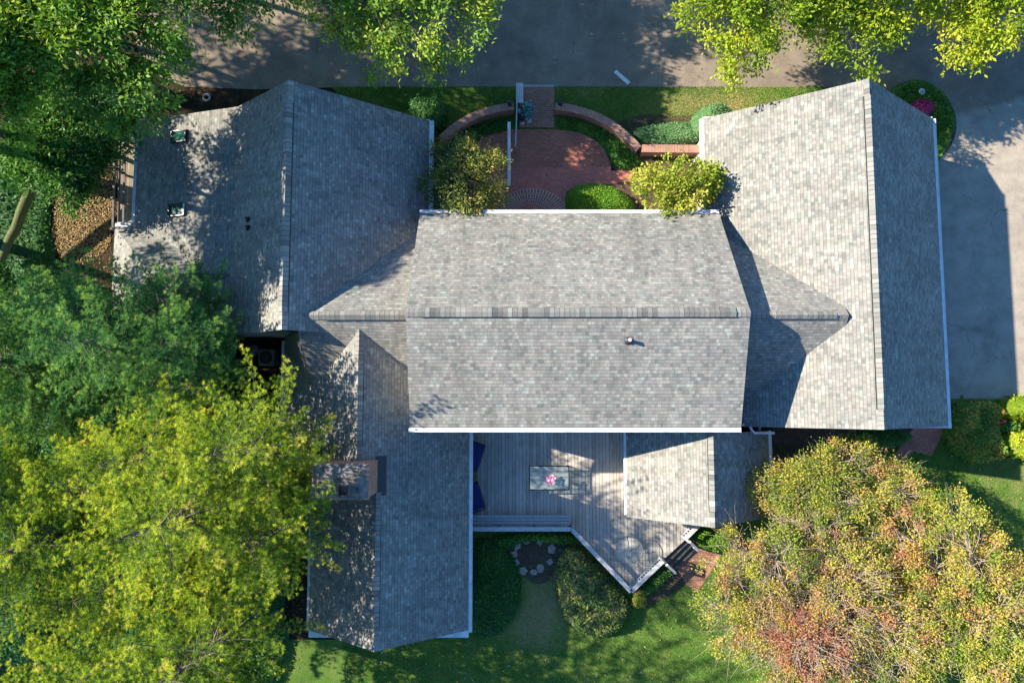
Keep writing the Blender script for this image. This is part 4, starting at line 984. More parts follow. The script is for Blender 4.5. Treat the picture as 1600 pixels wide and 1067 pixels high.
def loveseat(px, py, ang, label):
    p = U(px, py, ZD + .45); t = thing('deck_loveseat', label, 'outdoor seat', (p.x, p.y, ZD), ang, 'blue seats under the eave')
    # local +x is the front
    mb = MB(); mb.box((-.36, 0, .40), (.72, 1.18, .13)); mb.build('seat', MT['blue'], t, bevel=.04)
    mb = MB(); mb.bar((-.62, 0, .42), (-.86, 0, .98), 1.18, .14, Vector((1, 0, .4))); mb.build('backrest', MT['blue'], t, bevel=.04)
    mb = MB(); mb.box((-.36, 0, .305), (.76, 1.22, .05)); mb.build('seat_frame', MT['dark'], t)
    for sy in (-1, 1):
        mb = MB(); mb.bar((-.75, sy * .64, .62), (-.02, sy * .64, .62), .06, .04); mb.build('armrest', MT['dark'], t)
        for x in (-.7, -.05): mb = MB(); mb.box((x, sy * .62, .3), (.045, .045, .6)); mb.build('leg', MT['dark'], t)
loveseat(752, 716, -.31, 'upper blue striped loveseat half under the eave nearer the house')
loveseat(752, 773, .31, 'lower blue striped loveseat half under the eave nearer the bench')
p = U(741, 745, ZD + .5); t = thing('potted_plant', 'small pale green potted plant between the two blue seats', 'plant', (p.x - .06, p.y, ZD))
mb = MB(); mb.lathe((0, 0, 0), [(.1, 0), (.15, .3), (.16, .32), (.14, .32), (.12, .26)], 14); mb.build('pot', MT['pale'], t, True)
lv = Leaves(); n = 160; ps = rng.normal(size=(n, 3)) * .06 + np.array([0, 0, .36]); ax = nz(rand_dir(n) + np.array([0, 0, .5])); lv.diamonds(ps, ax, nz(rand_dir(n) + np.array([0, 0, 1])), .12, .05, rng.uniform(.2, .7, n)); lv.build('foliage', MT['leaf_rust'], t)

# ================================================================== COURT WALLS AND ENTRY
def wall_run(name, label, topc, hgt=.72, th=.36, parent=None, close=False):
    """brick garden wall along centre line points (px of the wall's top), coping of header bricks"""
    L = [U(a, b, hgt) for a, b in topc]; t = thing(name, label, 'brick wall', (L[0].x, L[0].y, 0))
    o = Vector((L[0].x, L[0].y, 0)); body = MB(); cap = MB(); d = 0
    # offset the centre line
    def offs(w):
        out = []
        for i, p in enumerate(L):
            tg = (L[min(i + 1, len(L) - 1)] - L[max(i - 1, 0)]); tg.z = 0; tg.normalize(); out.append(p + Vector((-tg.y, tg.x, 0)) * w)
        return out
    for mbx, w, z0, z1 in ((body, th / 2 - .03, 0, hgt - .07), (cap, th / 2, hgt - .068, hgt)):
        A, B = offs(w), offs(-w); d = 0
        for i in range(len(L) - 1):
            l = (L[i + 1] - L[i]).length
            q = [A[i] - o, A[i + 1] - o, B[i + 1] - o, B[i] - o]
            lo = [Vector((p.x, p.y, z0)) for p in q]; hi = [Vector((p.x, p.y, z1)) for p in q]
            mbx.add(lo + hi, [(4, 7, 6, 5), (0, 4, 5, 1), (2, 6, 7, 3)], [[(d, 0), (d, .39), (d + l, .39), (d + l, 0)], [(d, z0), (d, z1), (d + l, z1), (d + l, z0)], [(d + l, z0), (d + l, z1), (d, z1), (d, z0)]])
            if i == 0: mbx.add([lo[0], lo[3], hi[3], hi[0]], [(0, 1, 2, 3)], [[(0, z0), (th, z0), (th, z1), (0, z1)]])
            if i == len(L) - 2: mbx.add([lo[2], lo[1], hi[1], hi[2]], [(0, 1, 2, 3)], [[(0, z0), (th, z0), (th, z1), (0, z1)]])
            d += l
    body.build('wall', MT['brickwall'], t); cap.build('coping', MT['brickcap'], t); return t
def sm(pts, n=3):
    for _ in range(n):
        q = [pts[0]]
        for i in range(len(pts) - 1):
            a, b = pts[i], pts[i + 1]; q += [(a[0] * .75 + b[0] * .25, a[1] * .75 + b[1] * .25), (a[0] * .25 + b[0] * .75, a[1] * .25 + b[1] * .75)]
        pts = q + [pts[-1]]
    return pts
wall_run('garden_wall', 'curved low brick wall left of the entry walk, ending behind the brownish tree', sm([(803, 166), (778, 169), (752, 176), (728, 187), (708, 200), (690, 216)], 2))
wall_run('garden_wall', 'curved low brick wall with worn white patches right of the entry walk', sm([(868, 166), (893, 169), (925, 178), (955, 193), (980, 213), (998, 232)], 2))
wall_run('garden_wall', 'short straight sunlit brick wall joining the curved wall to the garage wing', [(1003, 232), (1112, 233)], .72, .38)
def lantern(px, py, label):
    p = U(px, py, .9); t = thing('wall_lantern', label, 'lantern', (p.x, p.y, .72), 0, 'lanterns on the wall ends')
    mb = MB(); mb.lathe((0, 0, 0), [(.0, 0), (.13, 0), (.13, .03), (.06, .05), (.06, .09)], 12); mb.build('base', MT['dark'], t)
    mb = MB(); mb.lathe((0, 0, .09), [(.07, 0), (.12, .14), (.11, .15), (.06, .02)], 8); mb.build('glass_body', MT['black'], t)
    mb = MB(); mb.lathe((0, 0, .23), [(.15, 0), (.13, .03), (.05, .1), (.02, .14), (0, .15)], 8); mb.build('cap', MT['dark'], t)
lantern(797, 160.5, 'dark lantern on the end of the left curved brick wall'); lantern(876, 160, 'dark lantern on the end of the right curved brick wall')
# slatted bench by the walk
p0, p1 = U(812, 130, .45), U(812, 161, .45); t = thing('slatted_bench', 'white slatted bench beside the entry walk at the driveway edge', 'bench', ((p0.x + p1.x) / 2, (p0.y + p1.y) / 2, 0))
L_ = p0.y - p1.y
for k in range(4): mb = MB(); mb.box((-.135 + k * .09, 0, .44), (.078, L_, .03)); mb.build('slat', MT['whiteworn'], t)
for sx in (-1, 1):
    for sy in (-1, 1): mb = MB(); mb.box((sx * .13, sy * (L_ / 2 - .1), .21), (.06, .06, .42)); mb.build('leg', MT['whiteworn'], t)
mb = MB()
for sy in (-1, 1): mb.box((0, sy * (L_ / 2 - .1), .4), (.2, .05, .05))
mb.build('crossbar', MT['whiteworn'], t)
def handrail(name, label, a, b, z, wd, m, posts, base=0.04):
    A, B = U(*a, z), U(*b, z); t = thing(name, label, 'handrail', (A.x, A.y, 0)); o = Vector((A.x, A.y, 0)); mb = MB(); mb.bar(A - o, B - o, wd, .06); mb.build('rail', MT[m], t)
    for k in posts:
        p = A.lerp(B, k) - o; mb = MB(); mb.box((p.x, p.y, (z - .03) / 2), (.06, .06, z - .03)); mb.build('post', MT[m], t)
handrail('handrail', 'wide white handrail board along the patio beside the brownish tree', (795.5, 191), (795.5, 290), .95, .15, 'white', (.02, .34, .67, .98))
handrail('handrail', 'thin grey handrail beside the entry walk', (809, 130), (805.5, 229), .9, .055, 'rail', (.04, .45, .97))
# dark planter with blue-green plant
p = U(815, 178, .4); t = thing('planter', 'black planter with a blue-green plant spilling out beside the thin handrail', 'planter', (p.x, p.y, 0.04))
mb = MB(); mb.lathe((0, 0, 0), [(.0, 0), (.2, 0), (.27, .3), (.3, .5), (.3, .53), (.26, .53), (.24, .44), (0, .44)], 18); mb.build('pot', MT['black'], t, True)
lv = Leaves(); n = 420; ps = rng.normal(size=(n, 3)) * np.array([.11, .17, .09]) + np.array([.3, .06, .55]); ax = nz(rand_dir(n) + np.array([.3, 0, .4])); lv.diamonds(ps, ax, nz(rand_dir(n) + np.array([0, 0, 1.2])), .15, .075, rng.uniform(0, 1, n)); lv.build('foliage', MT['leaf_teal'], t)
for px, py, a, L_ in ((816, 193, .5, .32), (827, 190, .75, .36), (812, 173, 1.5, .3)):
    q = U(px, py, .12 if py > 180 else .6); zb = .046 if py > 180 else .57
    s_ = MB(); n = 8; Pn = [(L_ / 2 * math.cos(k * 2 * math.pi / n) * (.85 + .2 * math.sin(k * 2.3)), L_ * .24 * math.sin(k * 2 * math.pi / n)) for k in range(n)]
    Pn = [(q.x + x * math.cos(a) - y * math.sin(a), q.y + x * math.sin(a) + y * math.cos(a)) for x, y in Pn]
    if py > 180:
        s_.prism(Pn, zb, zb + .12); o = s_.build('pale_stone', MT['paleslate'], bevel=.03); tag(o, 'pale grey stone at the foot of the black planter', 'stone', 'pale stones by the planter')
    else:
        s_.prism([(x - p.x, y - p.y) for x, y in Pn], .42, .56); s_.build('pebble', MT['paleslate'], t, bevel=.03)
# white board lying on the driveway
A, B = U(961, 111.5, .06), U(983, 130.5, .06); t_ = (B - A).normalized()
mb = MB(); mb.bar((0, 0, 0), B - A, .19, .05); o = mb.build('board', MT['white'], bevel=.006); o.location = (A.x, A.y, .04); tag(o, 'short white board lying askew on the driveway edge', 'board')
# small white gate and arbour at the garage wing
p = U(1100, 250, .6); t = thing('garden_gate', 'small white picket gate between the straight brick wall and the garage wing', 'gate', (p.x, p.y, 0))
for k in range(6): mb = MB(); mb.box((-.28 + k * .11, 0, .55), (.07, .03, 1.05)); mb.add([(-.315 + k * .11, -.015, 1.075), (-.245 + k * .11, -.015, 1.075), (-.28 + k * .11, 0, 1.14), (-.315 + k * .11, .015, 1.075), (-.245 + k * .11, .015, 1.075)], [(0, 1, 2), (1, 4, 2), (4, 3, 2), (3, 0, 2)]); mb.build('picket', MT['white'], t)
for z in (.3, .85): mb = MB(); mb.box((0, .03, z), (.7, .03, .08)); mb.build('rail', MT['white'], t)
for x in (-.4, .4): mb = MB(); mb.box((x, 0, .6), (.1, .1, 1.2)); mb.build('post', MT['white'], t)
# white ring on the drive, AC unit, drum
p = U(322, 152, .1); o = MB(); o.lathe((0, 0, 0), [(.12, 0), (.2, 0), (.21, .06), (.18, .1), (.13, .09), (.11, .05), (.12, 0)], 22); q = o.build('stone_ring', MT['pale'], smooth=True); q.location = (p.x, p.y, .01); tag(q, 'small pale ring lying on the dark ground by the house corner', 'ring')
p = U(415, 558, .8); t = thing('air_conditioner', 'grey air conditioning unit with round fan grille in the dark nook', 'air conditioner', (p.x, p.y, 0), 0)
mb = MB(); mb.box((0, 0, .4), (.78, .78, .72)); mb.build('housing', MT['grey'], t, bevel=.06)
mb = MB(); mb.lathe((0, 0, .765), [(.0, 0), (.3, 0), (.3, .006), (0, .006)], 24); mb.build('fan_opening', MT['dark'], t)
mb = MB()
for k in range(8): a = k * math.pi / 8; mb.bar((-.29 * math.cos(a), -.29 * math.sin(a), .785), (.29 * math.cos(a), .29 * math.sin(a), .785), .008, .008)
for r in (.1, .2): mb.tube([(r * math.cos(a), r * math.sin(a), .785) for a in np.linspace(0, 2 * math.pi, 20)], .005, 4, False)
mb.build('grille', MT['grey'], t)
p = U(396, 546, .6); mb = MB(); mb.lathe((0, 0, 0), [(0, 0), (.24, 0), (.26, .3), (.24, .6), (.2, .63), (0, .64)], 20); o = mb.build('rain_barrel', MT['grey'], smooth=True); o.location = (p.x, p.y, 0); tag(o, 'grey round barrel beside the air conditioning unit', 'barrel')
# board walk and fence beside the dappled wing
A = XY(184, 350); B = XY(213, 350); C = XY(213, 215); mb = MB(); mb.prism([A, B, (B[0], C[1]), (A[0], C[1])], .05, .1); tag(mb.build('boardwalk', MT['walkwood']), kind='structure')
a, b = U(178, 358, 1.3), U(181, 215, 1.3); t = thing('fence', 'dark weathered timber fence beside the boardwalk', 'fence', (a.x, a.y, 0)); o = Vector((a.x, a.y, 0))
for k, z in ((-.05, 1.3), (.1, 1.1), (.05, .6)): mb = MB(); mb.bar(Vector((k, 0, z)), Vector((b.x - a.x + k, b.y - a.y, z)), .09, .07); mb.build('rail', MT['oldwood'], t)
for k in range(4): q = a.lerp(b, k / 3) - o; mb = MB(); mb.box((q.x - .09, q.y, .7), (.1, .1, 1.4)); mb.build('post', MT['oldwood'], t)
# flagstones ringing the mulch bed
for px, py, r in ((808, 852, .26), (822, 845, .2), (843, 845, .24), (862, 857, .27), (860, 877, .2), (844, 887, .24), (834, 893, .2), (817, 890, .24), (807, 878, .2), (803, 866, .21)):
    c = XY(px, py); n = random.randint(4, 6); a0 = random.random() * 6; pts = [(r * random.uniform(.7, 1.15) * math.cos(a0 + k * 2 * math.pi / n), r * random.uniform(.7, 1.1) * math.sin(a0 + k * 2 * math.pi / n)) for k in range(n)]
    mb = MB(); mb.prism(pts, 0, .05); o = mb.build('flagstone', MT['stone'], bevel=.012); o.location = (c[0], c[1], .02); tag(o, 'flat pale flagstone set in the ring round the mulch bed', 'flagstone', 'flagstones ringing the mulch bed')

# ================================================================== SHRUBS AND GROUND COVER
shrub('clipped_shrub', 'bright green clipped round shrub by the patio fan', 'shrub', [(884, 322), (884, 300), (900, 286), (930, 283), (960, 288), (985, 305), (998, 325), (985, 342), (890, 342)], .95, .8, 900, .07, .04, MT['leaf_box'], 3, tone=.5, lump=.1)
shrub('mounded_shrub', 'broad green and mauve mounded shrub below the deck railing', 'shrub', [(862, 905), (872, 868), (890, 848), (915, 862), (950, 898), (980, 932), (985, 958), (970, 985), (935, 1000), (903, 990), (878, 960)], .8, .55, 700, .12, .055, MT['leaf_mauve'], 4, tone=.55, lump=.2, spread=.36, lumpf=2.6)
shrub('low_hedge', 'dark shaded low hedge along the chimney wing', 'hedge', [(734, 845), (765, 838), (800, 862), (815, 900), (814, 945), (795, 985), (760, 1000), (734, 1000)], .45, .8, 520, .13, .06, MT['leaf_deep'], 5, tone=.4, lump=.12)
shrub('leafy_shrub', 'fresh green leafy shrub under the straight deck railing', 'shrub', [(765, 834), (895, 830), (900, 845), (880, 852), (850, 846), (820, 846), (800, 858), (775, 855)], .45, .25, 800, .12, .055, MT['leaf_ivy'], 6, tone=.65, lump=.25)
shrub('leafy_shrub', 'small yellowish shrub at the outer corner of the deck', 'shrub', [(982, 935), (998, 925), (1012, 930), (1012, 945), (998, 952), (985, 948)], .5, .3, 900, .10, .05, MT['leaf_rust'], 7, tone=.5)
shrub('leafy_shrub', 'dark green plants along the short deck railing', 'shrub', [(998, 922), (1040, 884), (1056, 893), (1030, 920), (1008, 935)], .4, .25, 800, .12, .06, MT['leaf_deep'], 8, tone=.65)
shrub('leafy_shrub', 'green shrub below the small gable roof beside the deck steps', 'shrub', [(1085, 836), (1115, 822), (1150, 832), (1158, 855), (1130, 868), (1095, 860)], .9, .5, 700, .11, .055, MT['leaf_box'], 9, tone=.3)
shrub('spreading_juniper', 'silvery green spreading juniper by the front of the garage wing', 'shrub', [(1085, 175), (1110, 160), (1135, 160), (1150, 178), (1140, 205), (1112, 222), (1092, 222), (1075, 205)], .95, .5, 1000, .09, .03, MT['leaf_juniper'], 10, tone=.6, lump=.2)
shrub('spreading_juniper', 'low juniper spreading between the brick wall and the front lawn', 'shrub', [(985, 205), (1010, 192), (1050, 190), (1085, 190), (1100, 205), (1108, 224), (1050, 228), (1005, 226)], .5, .4, 950, .09, .03, MT['leaf_juniper'], 12, tone=.4, lump=.3)
shrub('groundcover_bed', 'green ground cover between the right curved wall and the patio', 'ground cover', [(872, 183), (905, 186), (940, 198), (970, 216), (995, 238), (1005, 262), (960, 266), (952, 240), (935, 220), (905, 203), (872, 200)], .22, .2, 1000, .10, .05, MT['leaf_ivy'], 13, tone=.6)
shrub('groundcover_bed', 'dark green ground cover between the left curved wall and the patio', 'ground cover', [(808, 184), (770, 188), (735, 202), (712, 222), (705, 245), (735, 224), (770, 208), (808, 202)], .22, .2, 1000, .10, .05, MT['leaf_ivy'], 14, tone=.4)
shrub('flower_border', 'dark green border plants in the rounded bed by the driveway', 'plants', [(1388, 150), (1400, 132), (1430, 124), (1462, 135), (1485, 160), (1493, 195), (1486, 218), (1470, 215), (1462, 188), (1440, 165), (1405, 165)], .45, .35, 800, .13, .06, MT['leaf_ivy'], 15, tone=.55, lump=.4)
shrub('flower_border', 'light green low plants at the narrow end of the driveway bed', 'plants', [(1464, 200), (1488, 205), (1484, 228), (1470, 248), (1462, 252)], .3, .25, 900, .09, .045, MT['leaf_ivy'], 16, tone=.9)
shrub('magenta_flower_bush', 'bush of magenta flowers in the rounded driveway bed', 'flowers', [(1418, 162), (1430, 150), (1450, 150), (1462, 163), (1458, 180), (1440, 184), (1425, 175)], .6, .35, 1500, .08, .055, MT['leaf_magenta'], 17, tone=.6)
shrub('rust_tinged_shrub', 'large green shrub with rusty tips at the garage wing corner', 'shrub', [(1488, 640), (1510, 626), (1555, 626), (1568, 640), (1560, 665), (1572, 700), (1560, 722), (1525, 726), (1500, 712), (1484, 690), (1480, 662)], 1.1, .5, 420, .15, .07, MT['leaf_rust'], 18, tone=.58, lump=.42, spread=.34, lumpf=1.8)
shrub('yellow_shrub', 'bright yellow green shrub by the driveway end, upper of two', 'shrub', [(1566, 634), (1585, 618), (1640, 615), (1650, 655), (1600, 662), (1576, 656)], 1.5, .45, 420, .16, .08, MT['leaf_gold'], 19, tone=.55, lump=.45, spread=.35, lumpf=2.0)
shrub('yellow_shrub', 'bright yellow green shrub by the lawn edge, lower of two', 'shrub', [(1566, 684), (1590, 670), (1640, 672), (1640, 714), (1588, 720), (1570, 706)], 1.3, .45, 420, .15, .075, MT['leaf_gold'], 20, tone=.6, lump=.45, spread=.35, lumpf=2.0)
shrub('rose_bush', 'dark green rose bush with red blooms between the yellow shrubs', 'shrub', [(1552, 655), (1585, 650), (1600, 662), (1596, 675), (1572, 682), (1556, 678)], .7, .4, 600, .11, .06, MT['leaf_deep'], 21, tone=.7)
rb = [o for o in bpy.data.objects if o.name == 'rose_bush'][0]
for px, py in ((1561, 660), (1551, 666), (1557, 679), (1567, 658)):
    p = U(px, py, .85) - Vector(rb.location); mb = MB()
    for j in range(12):
        b = j * 2.1; d = Vector((math.cos(b), math.sin(b), .3)); s_ = Vector((-d.y, d.x, 0)); R_ = .13 - .006 * j; q = p + Vector((0, 0, .004 * j))
        mb.add([q, q + d * R_ * .6 + s_ * R_ * .4, q + d * R_, q + d * R_ * .6 - s_ * R_ * .4], [(0, 1, 2, 3)])
    mb.build('bloom', bpy.data.materials.get('red_petal') or plain('red_petal', (.70, .04, .06), .6), rb)
shrub('shade_shrub', 'dark shaded shrub in front of the dappled wing corner', 'shrub', [(632, 158), (655, 148), (690, 150), (700, 172), (685, 200), (676, 205), (650, 190)], 1.2, .6, 560, .12, .055, MT['leaf_deep'], 22, tone=.5, lump=.3)
shrub('yew_hedge', 'dark green plants under the rear wall of the garage wing', 'shrub', [(1330, 672), (1425, 672), (1428, 690), (1380, 705), (1335, 695)], .8, .4, 500, .10, .05, MT['leaf_deep'], 23, tone=.6)
p = U(1441, 143, .55); mb = MB(); mb.lathe((0, 0, 0), [(.0, 0), (.07, .01), (.16, .08), (.15, .11), (.12, .08), (0, .05)], 14); o = mb.build('bowl', MT['white'], smooth=True); o.location = (p.x, p.y, .45); tag(o, 'small white bowl among the plants of the driveway bed', 'bowl')

# ================================================================== TREES
LG, LD, LY, LA = MT['leaf_green'], MT['leaf_deep'], MT['leaf_gold'], MT['leaf_autumn']
broadleaf('deciduous_tree', 'large bright green tree overhanging the driveway at the upper left corner', (-17.4, 15.2), (-15.9, 14.0, 9.0), (4.6, 4.1, 2.6), 28, 20, 84, (.22, .09), LG, MT['bark'], 31, trunk_r=.3, tone=.5, upb=.9)
broadleaf('deciduous_tree', 'tall green tree at the left edge above the mossy trunk', (-21.5, 11.0), (-20.4, 11.0, 9.8), (3.7, 3.6, 3.0), 16, 22, 84, (.21, .09), LG, MT['bark'], 32, trunk_r=.25, tone=.52, upb=.9)
broadleaf('understory_tree', 'dark shaded tree between the large green tree and the boardwalk', XY(110, 215), (-19.5, 10.9, 4.2), (2.7, 2.6, 1.6), 16, 20, 80, (.19, .085), LD, MT['bark'], 33, trunk_r=.16, tone=.5, upb=.9)
broadleaf('deciduous_tree', 'dark green tree at the top edge over the shaded driveway', (-10.8, 21.0), (-11.4, 18.4, 7.4), (3.1, 3.9, 2.5), 13, 22, 85, (.19, .08), LG, MT['bark'], 34, trunk_r=.2, tone=.36, upb=.8)
broadleaf('deciduous_tree', 'bright green tree leaning over the driveway at the top middle', (-4.0, 21.0), (-5.0, 18.1, 5.2), (4.4, 4.6, 2.0), 26, 14, 84, (.22, .085), LG, MT['bark'], 35, trunk_r=.26, tone=.62, twigs_bare=1, upb=.9)
for i, (x, y, rx, tn, lab) in enumerate(((10.5, 18.9, 3.5, .36, 'yellow green tree along the top edge, nearest the middle'), (15.0, 19.3, 3.6, .40, 'yellow green tree along the top edge above the garage wing ridge'), (20.2, 19.0, 3.8, .46, 'yellow green tree along the top edge at the right corner'))):
    broadleaf('deciduous_tree', lab, (x - .3, y + 3.0), (x, y, 5.0), (rx, 4.5, 2.2), 24, 19, 85, (.20, .085), LY, MT['bark'], 36 + i, 'row of yellow green trees along the driveway', trunk_r=.22, tone=tn, upb=.9)
# the wood beyond the left and upper edges of the picture, whose shade falls across the drive and the wing
for i, (x, y, z, rr) in enumerate(((-28.5, 19.4, 9.6, 4.2), (-23.8, 18.6, 8.6, 3.6), (-22.4, 10.4, 12.8, 3.2), (-24.6, 7.0, 10.8, 3.3), (-9.0, 27.5, 10.0, 4.2), (-20.5, 21.8, 9.0, 4.2), (-15.5, 22.6, 8.2, 3.8), (-11.0, 22.4, 7.4, 3.4), (-27.5, -3.0, 11.0, 4.0), (-5.0, 24.2, 8.4, 3.4))):
    sp = y > 24
    broadleaf('woodland_tree', 'leafy green tree of the wood beyond the driveway and the left edge', (x - .5, y + .6), (x, y, z), (rr, rr, 3.2), 12 if sp else 16, 10 if sp else 15, 46, (.26, .12), LG, MT['bark'], 60 + i, 'trees of the surrounding wood', trunk_r=.26, tone=.45)
PBR = MT['pine_bright']; NE = lambda a: 1 + .45 * math.exp(-((((a - 1.0 + math.pi) % (2 * math.pi)) - math.pi) / .5) ** 2)
pine('pine_tree', 'large bright yellow green pine leaning over the chimney wing', (-11.2, -4.0), 13.2, 5.2, PBR, MT['bark'], 41, reach=NE, leaders=((0, 0, 1, .8), (1.6, 2.2, .90, .74), (2.1, -1.0, .76, .74), (-2.2, 1.9, .84, .62), (-2.0, -1.9, .80, .6), (.2, -2.9, .66, .52)), tone=.46, nlen=.12, nbr=7)
pine('pine_tree', 'bright yellow green pine at the left edge below the shaded pines', (-17.4, -5.2), 11.6, 5.4, PBR, MT['bark'], 42, leaders=((0, 0, 1, .85), (2.0, 2.2, .82, .6), (-1.6, 2.0, .8, .6), (1.6, -2.0, .8, .6)), tone=.40, nlen=.12)
pine('pine_tree', 'yellow green pine with olive tips at the lower left corner', (-12.2, -10.2), 14.8, 5.0, PBR, MT['bark'], 45, leaders=((0, 0, 1, .85), (1.8, 1.8, .95, .8), (-2.4, .8, .84, .66), (-1.2, -2.2, .85, .66), (1.6, -2.2, .8, .66)), tone=.36, nlen=.12)
pine('pine_tree', 'shaded blue green pine, shade painted into its needles, beside the dappled wing', (-14.5, 1.9), 11.4, 4.5, MT['pine_shaded'], MT['bark'], 43, leaders=((0, 0, 1, .85), (1.4, 2.0, .74, .66), (2.3, .1, .86, .62), (1.6, -1.4, .78, .62), (-1.8, 1.6, .85, .66)), tone=.5, nlen=.13)
pine('pine_tree', 'shaded green pine, shade painted into its needles, at the left edge below the mossy trunk', (-19.8, 1.6), 9.4, 4.9, MT['pine_shaded'], MT['bark'], 44, leaders=((0, 0, 1, .85), (1.8, 1.4, .8, .62), (-1.8, -1.2, .85, .66), (1.4, -1.6, .82, .62)), tone=.55, nlen=.13)
broadleaf('autumn_tree', 'crab apple with orange and tan leaves and bare twigs, largest at the lower right', XY(1260, 885), (12.35, -8.5, 3.9), (5.0, 4.7, 2.3), 30, 30, 100, (.09, .053), LA, MT['barkpale'], 51, trunk_r=.24, tone=.42, twigs_bare=7, s=.17, spread=.24, lobetone=.16, twig=.012, limbr=.075, radial=.42, lobe_r=.34)
broadleaf('autumn_tree', 'yellow green crab apple at the right edge of the lawn', XY(1480, 900), (18.0, -8.2, 4.2), (3.4, 4.9, 2.4), 24, 28, 110, (.092, .054), LA, MT['barkpale'], 52, trunk_r=.18, tone=.36, twigs_bare=2, lobe_r=.36, s=.17, spread=.24, lobetone=.12, twig=.011)
broadleaf('autumn_tree', 'smaller green and red crab apple between the small gable roof and the garage wing', XY(1320, 745), (14.0, -3.7, 3.2), (3.8, 2.0, 1.7), 16, 26, 95, (.09, .053), LA, MT['barkpale'], 53, trunk_r=.13, tone=.32, twigs_bare=3, s=.19, spread=.28, lobetone=.16, twig=.010)
broadleaf('courtyard_tree', 'brownish green small tree between the dappled wing and the patio', XY(728, 268), (-2.1, 9.7, 2.9), (1.75, 2.1, 1.3), 13, 19, 56, (.15, .06), MT['leaf_olive'], MT['bark'], 54, trunk_r=.09, tone=.44, twigs_bare=3, s=.17, spread=.22, lobetone=.24, limbr=.03, lobe_r=.46)
broadleaf('courtyard_tree', 'bright lime yellow small tree against the garage wing', XY(1100, 320), (7.35, 9.3, 3.2), (2.15, 1.45, 1.2), 13, 13, 46, (.15, .09), MT['leaf_lime'], MT['barkbrown'], 55, trunk_r=.12, tone=.5, s=.15, limbr=.03, lobe_r=.46, spread=.22)

# fallen mossy trunk
a, b = U(58, 262, 2.6), U(0, 408, 1.2); mb = MB(); pts = curve((0, 0, 0), b - a, -.15, 8, .04, random.Random(3)); mb.tube(pts, [.26 - .01 * i for i in range(9)], 9); o = mb.build('leaning_trunk', MT['moss'], smooth=True); o.location = a; tag(o, 'mossy tree trunk leaning across the leaf strewn ground at the left edge', 'tree trunk')
def scatter(name, poly, n, L, W, m, seed, z=.03, tone=.5, spread=.35, avoid=None, maskf=None, lift=.01):
    r = np.random.default_rng(seed); P = np.array(poly); lo, hi = P.min(0), P.max(0); x = r.uniform(lo[0], hi[0], n); y = r.uniform(lo[1], hi[1], n); k = inpoly(x, y, poly)
    if maskf is not None: k &= r.random(n) < maskf(x, y)
    x, y = x[k], y[k]; n = len(x); lv = Leaves(); an = r.uniform(0, 6.283, n)
    ax = np.stack([np.cos(an), np.sin(an), r.normal(size=n) * .15], 1); nn = nz(np.array([0, 0, 1.]) + r.normal(size=(n, 3)) * .25); s_ = r.uniform(.6, 1.3, n)
    lv.diamonds(np.stack([x, y, z + r.random(n) * lift], 1), nz(ax), nn, L * s_, W * s_, tone + spread * r.normal(size=n)); return tag(lv.build(name, m), kind='stuff')
def blades(name, poly, n, seed, dryfn):
    r = np.random.default_rng(seed); P = np.array(poly); lo, hi = P.min(0), P.max(0); x = r.uniform(lo[0], hi[0], n); y = r.uniform(lo[1], hi[1], n); k = inpoly(x, y, poly); x, y = x[k], y[k]; n = len(x); lv = Leaves()
    ax = nz(rand_dir(n, r) * .9 + np.array([0, 0, .9])); lv.needles(np.stack([x, y, np.full(n, .016)], 1), ax, r.uniform(.05, .11, n), .022, .42 + .2 * r.normal(size=n) + (vn(x, y, .9) - .5) * .5 + .42 * dryfn(x, y)); return tag(lv.build(name, MT['grass']), kind='stuff')
ug = PX([(-120, 400), (40, 420), (130, 440), (250, 480), (370, 560), (420, 650), (450, 720), (450, 1010), (425, 1110), (-120, 1110)])
lv = Leaves(); bed(lv, ug, 1.1, .9, 230, .17, .085, 81, lump=.75, tone=.22, spread=.25, lumpf=.55); bed(lv, PX([(120, 110), (205, 130), (215, 150), (300, 158), (225, 182), (205, 182), (190, 230), (120, 200)]), .5, .5, 200, .15, .08, 82, lump=.8, tone=.2, spread=.25, lumpf=.8); bed(lv, PX([(-120, 225), (70, 235), (82, 300), (80, 360), (92, 420), (130, 445), (-120, 445)]), .55, .5, 200, .15, .08, 84, lump=.85, tone=.25, spread=.25, lumpf=.7); tag(lv.build('undergrowth', MT['leaf_deep']), kind='stuff')
blades('grass', flawn, 90000, 71, dry_lit_front)
vis = PX([(540, 1000), (720, 1000), (735, 820), (1000, 820), (1100, 830), (1160, 700), (1640, 660), (1640, 1100), (540, 1100)])
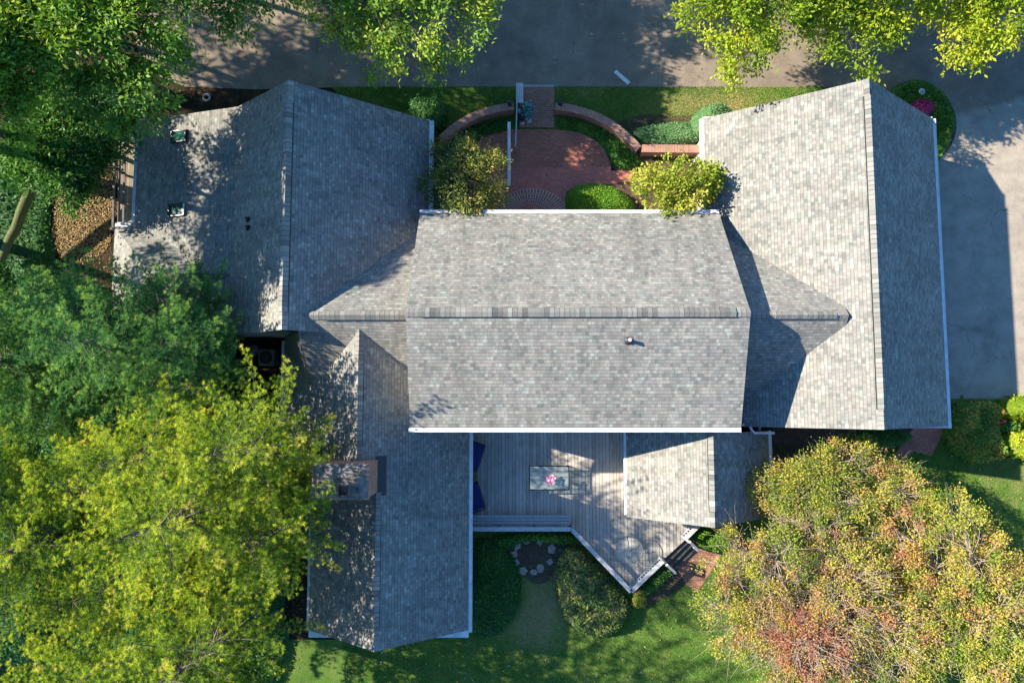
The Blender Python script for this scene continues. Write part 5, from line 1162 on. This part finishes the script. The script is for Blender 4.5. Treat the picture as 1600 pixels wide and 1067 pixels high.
blades('grass', vis, 190000, 72, dry_back)
wood = PX([(-120, -60), (330, -60), (330, 140), (215, 180), (215, 355), (450, 520), (450, 640), (490, 700), (490, 1100), (-120, 1100)])
scatter('leaf_litter', wood, 26000, .10, .06, MT['litter'], 73, .01, .2, .22)
gold = smooth_poly(PX([(95, 285), (150, 272), (178, 280), (178, 360), (165, 400), (110, 420), (80, 380), (85, 330)]))
scatter('leaf_litter', gold, 5200, .08, .05, MT['litter'], 74, .03, .5, .25)
scatter('fallen_leaves', drive, 2600, .10, .06, MT['litter'], 75, .014, .5, .3, maskf=lambda x, y: np.clip((y - 11) / 10, 0, 1) * (x < 20))
scatter('fallen_leaves', vis, 1700, .09, .06, MT['litter'], 76, .06, .7, .3)
scatter('fallen_leaves', patio, 160, .08, .05, MT['litter'], 77, .04, .6, .3)

# leaves blown on to the roofs below the trees
def roof_leaves(x0, x1, y0, y1, zf, n, seed):
    r = np.random.default_rng(seed); x = r.uniform(x0, x1, n); y = r.uniform(y0, y1, n); k = r.random(n) < np.clip((vn(x, y, .8) - .35) * 2.2, 0, 1); x, y = x[k], y[k]; n = len(x); z = np.array([zf(a, b) for a, b in zip(x, y)]) + .02
    lv = Leaves(); an = r.uniform(0, 6.283, n); ax = nz(np.stack([np.cos(an), np.sin(an), r.normal(size=n) * .2], 1)); lv.diamonds(np.stack([x, y, z], 1), ax, nz(np.array([0, 0, 1.]) + r.normal(size=(n, 3)) * .3), .085 * r.uniform(.6, 1.2, n), .05, r.uniform(.1, .9, n)); tag(lv.build('fallen_leaves', MT['litter']), kind='stuff')
roof_leaves(XLW, XLB, YLS, YN, lambda a, b: 2.8 + gL * (a - XLW), 300, 91)
roof_leaves(XLB, XLR, YLS, YN, lambda a, b: 6.9 - lB * (XLR - a), 140, 92)
roof_leaves(XSW, XS, YSS, YC - 1.2, lambda a, b: zS - wS * (XS - a), 260, 93)
roof_leaves(XS, XSE, YSS, YC - .5, lambda a, b: zS - gE * (a - XS), 90, 94)
